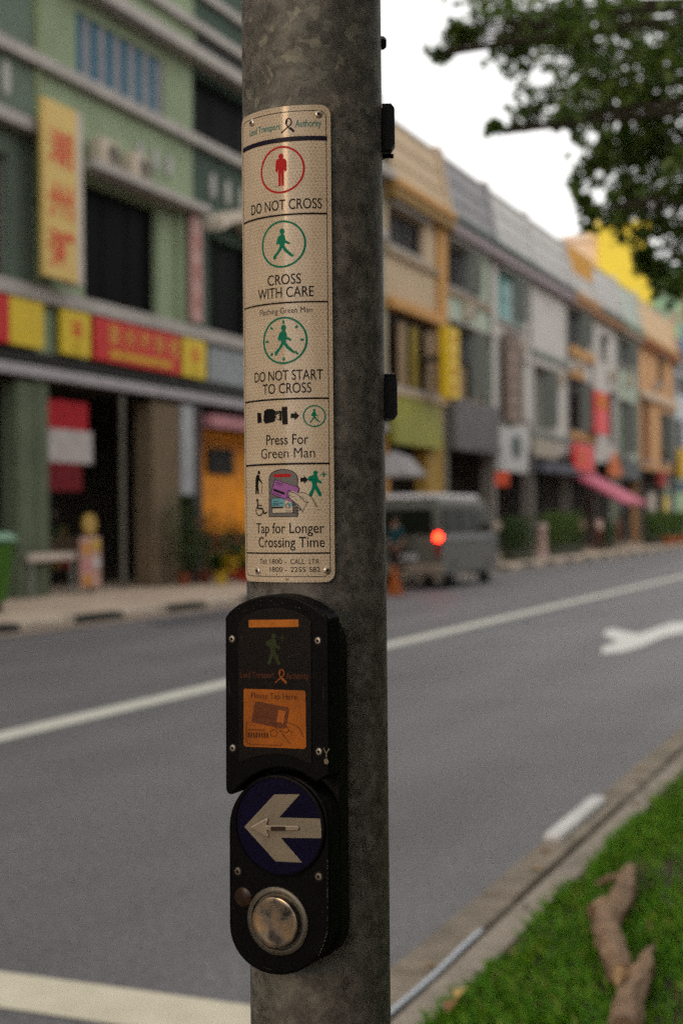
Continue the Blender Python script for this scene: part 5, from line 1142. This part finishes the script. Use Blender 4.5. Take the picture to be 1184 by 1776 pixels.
cs, ct = Pb(476, 1125); fig(Tb, cs, ct, MM * 1.08, WALKP + [('s', [(11, 17), (19, 17)], 1.8), ('s', [(15, 13), (15, 21)], 1.8)], hW, A_gr, rw)
def btext(txt, x0, x1, y, cap, m, off=0, h=hW, parent=None, y1=None):
    a = Pb(x0, y); b_ = Pb(x1, y1 or y); g = MB(); sk = (b_[1] - a[1]) / (b_[0] - a[0])
    fit_text(g, lambda p, q, hh: Tb(p, q + (p - a[0]) * sk, hh), txt, a[0], b_[0], a[1], cap / FPX * 1.24, off, h); return g.build('lettering', m, parent or rw)
btext('Land Transport', 418, 477, 1175, 10.5, A_rd); btext('Authority', 497, 536, 1177, 10.5, A_rd)
cs, ct = Pb(488, 1173); ribbon(Tb, cs, ct, MM * 1.2, hW, mat('print_orange', (.38, .10, .02)), rw, .0010)
card = [(424, 1196), (426, 1194), (528, 1197), (531, 1200), (532, 1294), (529, 1298), (427, 1294), (424, 1291)]
MB().prism(poly_px(card), Tb, .0010, .0014).build('tap_sticker', mat('sticker_orange', (.33, .088, .004), .5, .25, 40), unit)
st_ = [o for o in col.objects if o.name == 'tap_sticker'][0]; hS = .0016
btext('Please Tap Here', 437, 516, 1210, 10, A_dk, 0, hS, st_, 1213)
def tapcard(g, h):
    flat(g, Tb, poly_px([(444, 1217), (448, 1216), (500, 1226), (503, 1230), (497, 1262), (492, 1263), (440, 1252), (438, 1248)]), h)
inkb(tapcard, mat('print_card_brown', (.12, .032, .008), .5, .2, 40), 'card_drawing', st_, hS)
inkb(lambda g, h: flat(g, Tb, poly_px([(485, 1230), (497, 1233), (493, 1255), (481, 1252)]), h), mat('print_amber', (.40, .115, .02)), 'card_drawing', st_, hS + .0002)
def hand2(g, h):
    L_ = lambda pts, th: stroke(g, Tb, poly_px(pts), th * MM, h)
    L_([(478, 1254), (486, 1252), (497, 1257), (503, 1266), (497, 1270), (487, 1265), (478, 1260), (478, 1254)], .9); L_([(497, 1252), (512, 1256), (522, 1264), (528, 1278)], .9); L_([(487, 1266), (496, 1278), (505, 1290)], .9); L_([(503, 1266), (510, 1270)], .8)
    L_([(429, 1252), (429, 1286), (436, 1290), (488, 1292), (491, 1288)], .8); L_([(470, 1268), (476, 1264), (483, 1269), (480, 1276), (472, 1276), (470, 1268)], .8); L_([(432, 1264.5), (460, 1265.5)], 1.4)
    for k in range(8): L_([(433 + k * 4.6, 1270), (433 + k * 4.6, 1278)], 2.1 if k % 3 else 3.0)
    L_([(446, 1239), (452, 1243), (462, 1241), (477, 1246)], .8)
inkb(hand2, A_dk, 'hand_outline', st_, hS + .0003)
# screws
M_scr = mat('screw_metal', (.40, .35, .30), .3, .15, 90, metal=.8, spec=.5)
def screw(x, y, r_=.0030, m=None, h=0.0):
    p, q = Pb(x, y, h); g = MB(); c = Tb(p, q, h - .0003)
    g.lathe(c, pn, [(r_, 0), (r_, .0009), (r_ * .8, .0016), (r_ * .45, .0017), (r_ * .42, .0006)], 20); o = g.build('screw', m or M_scr, unit, smooth=True)
    g = MB(); g.lathe(c + pn * .0007, pn, [(r_ * .46, 0), (r_ * .44, .0006)], 6); g.build('screw_socket', M_hole, o)
    g = MB(); g.lathe(c - pn * .0002, pn, [(r_ * 1.35, 0), (r_ * 1.32, .0009)], 20); g.build('screw_recess', M_hole, o)
for x, y in ((403, 1108), (551.5, 1111), (404.5, 1297), (553.5, 1303)): screw(x, y)
for x, y in ((413.5, 1510), (553, 1519)): screw(x, y, .0033, mat('screw_dull', (.2, .17, .13), .4, metal=.7), -.001)
# drip of old paint beside the lower right screw
g = MB(); stroke(g, Tb, poly_px([(561, 1297), (566, 1306), (566, 1313)]), .0009, .0003); stroke(g, Tb, poly_px([(571, 1298), (566, 1306)]), .0009, .0003); disc(g, Tb, *Pb(566, 1320), .0022, .0026, 12, .0004)
g.build('glue_smear', mat('glue', (.17, .14, .09), .6), unit)
# arrow disc
p, q = Pb(cx0, cy0); rd = (Pb(560, cy0)[0] - Pb(410, cy0)[0]) / 2; rdy = 86 * 1.24 / FPX
g = MB(); g.lathe(Tb(p, q, -.0008), pn, [(rdy + .0008, 0), (rdy + .0008, .0028), (rdy - .0004, .0034), (rdy - .0014, .0034), (rdy - .0018, .0018)], 72); dk = g.build('arrow_disc', M_blk, unit, smooth=True)
g = MB(); g.lathe(Tb(p, q, .0008), pn, [(rdy - .0016, 0), (rdy - .0016, .0006)], 64); g.build('blue_face', mat('disc_blue', (.004, .003, .018), .5, .2, 30, spec=.06), dk)
big = [(424, 1433), (476, 1377), (520, 1377), (484, 1417), (555, 1419), (557, 1437), (557, 1453), (487, 1452), (524, 1495), (478, 1493)]
hA = .0016
MB().prism(poly_px(big, hA), Tb, .0013, hA).build('arrow', mat('arrow_cream', (.20, .168, .12), .5, .15, 40, fine=.1), dk)
sm = [(434, 1434), (463, 1418), (465, 1420.5), (462, 1431), (516, 1432), (519, 1436), (516, 1440), (462, 1440), (466, 1449), (463, 1451.5)]
smh = .0034
MB().prism(poly_px(sm, smh), Tb, hA, smh).build('tactile_arrow', mat('tactile_metal', (.27, .22, .155), .38, .1, 60, metal=.2, coat=.3), dk, bevel=.0006, seg=3)
g = MB()
stroke(g, Tb, poly_px([(436, 1434), (463, 1419), (463.5, 1422)], smh), .0007, smh + .0002); stroke(g, Tb, poly_px([(461, 1431.5), (516, 1432.5)], smh), .0006, smh + .0002)
g.build('tactile_edge', mat('tactile_edge', (.62, .55, .45), .4), dk)
g = MB(); flat(g, Tb, poly_px([(470, 1432.2), (495, 1432.4), (495, 1440), (470, 1440)], smh), smh + .0004); g.build('worn_patch', mat('tactile_dark', (.03, .016, .01), .6), dk)
# indicator lens and steel button
p, q = Pb(421.5, 1555); g = MB(); g.lathe(Tb(p, q, -.0012), pn, [(.0085, 0), (.0085, .0008), (.0075, .0014)], 32); g.build('indicator_lens', mat('lens_dark', (.03, .016, .010), .3, .2, 60), unit, smooth=True)
p, q = Pb(482, 1596); k_ = 1.24 / FPX
M_btn = bpy.data.materials.new('worn_steel_button'); M_btn.use_nodes = True; n = M_btn.node_tree; b = n.nodes['Principled BSDF']; b.inputs['Metallic'].default_value = .9; b.inputs['Roughness'].default_value = .3
tc = n.nodes.new('ShaderNodeTexCoord'); nz = n.nodes.new('ShaderNodeTexNoise'); nz.inputs['Scale'].default_value = 70; nz.inputs['Detail'].default_value = 3; n.links.new(tc.outputs['Object'], nz.inputs['Vector'])
cr = n.nodes.new('ShaderNodeValToRGB'); cr.color_ramp.elements[0].position = .35; cr.color_ramp.elements[0].color = (.09, .08, .07, 1); cr.color_ramp.elements[1].position = .65; cr.color_ramp.elements[1].color = (.46, .31, .17, 1)
e = cr.color_ramp.elements.new(.5); e.color = (.28, .24, .19, 1)
n.links.new(nz.outputs['Fac'], cr.inputs[0]); n.links.new(cr.outputs[0], b.inputs['Base Color'])
g = MB(); g.lathe(Tb(p, q, -.0012), pn, [(59 * k_, 0), (59 * k_, .0022), (56 * k_, .0032), (50 * k_, .0030), (48 * k_, .0010), (10 * k_, .0008)], 64)
bt = g.build('steel_button', mat('button_collar', (.12, .11, .09), .42, .2, 50, metal=.7), unit, smooth=True)
g = MB(); prof = [(44.5 * k_, 0), (44.5 * k_, .0058), (43.5 * k_, .0068), (41.5 * k_, .0072)] + [(41.5 * k_ * c, .0072 - .0010 * (1 - c * c)) for c in (.85, .65, .45, .25, .05)]
g.lathe(Tb(p, q, -.0006), pn, prof, 64); g.build('button_cap', M_btn, bt, smooth=True)

# scuffs along the right edge of the lower housing and dust on its shoulders
rgs = np.random.default_rng(4); g = MB()
for k in range(60):
    y_ = rgs.uniform(1490, 1660); x_ = 570.5 - max(0, (y_ - 1601) / 89) ** 2 * 42
    p, q = Pb(x_ + rgs.uniform(-.8, .4), y_); disc(g, Tb, p - .0016, q, rgs.uniform(.00015, .0005), rgs.uniform(.0002, .0008), 6, -.0004)
for k in range(40):
    x_ = rgs.uniform(400, 562); p, q = Pb(x_, rgs.uniform(1036, 1050) + ((x_ - 480) / 90) ** 2 * 30); disc(g, Tb, p, q, rgs.uniform(.00015, .0004), rgs.uniform(.00015, .0004), 6, .0002)
for k in range(50):
    p, q = Pb(rgs.uniform(400, 566), rgs.uniform(1330, 1660)); disc(g, Tb, p, q, rgs.uniform(.0001, .0003), rgs.uniform(.0001, .0003), 6, .0002)
g.build('scuff', mat('scuff_grey', (.09, .085, .075), .8), unit)['kind'] = 'stuff'
for pts in (((418, 1100), (423, 1118)), ((500, 1140), (520, 1133)), ((520, 1305), (530, 1290)), ((455, 1675), (472, 1680)), ((560, 1190), (562, 1215)), ((397, 1180), (399, 1205))):
    g = MB(); stroke(g, Tb, poly_px(pts), .00025, .0013 if pts[0][0] in (418, 500, 520) else .0003); g.build('scratch', mat('scratch_dull', (.05, .048, .045), .6), unit)
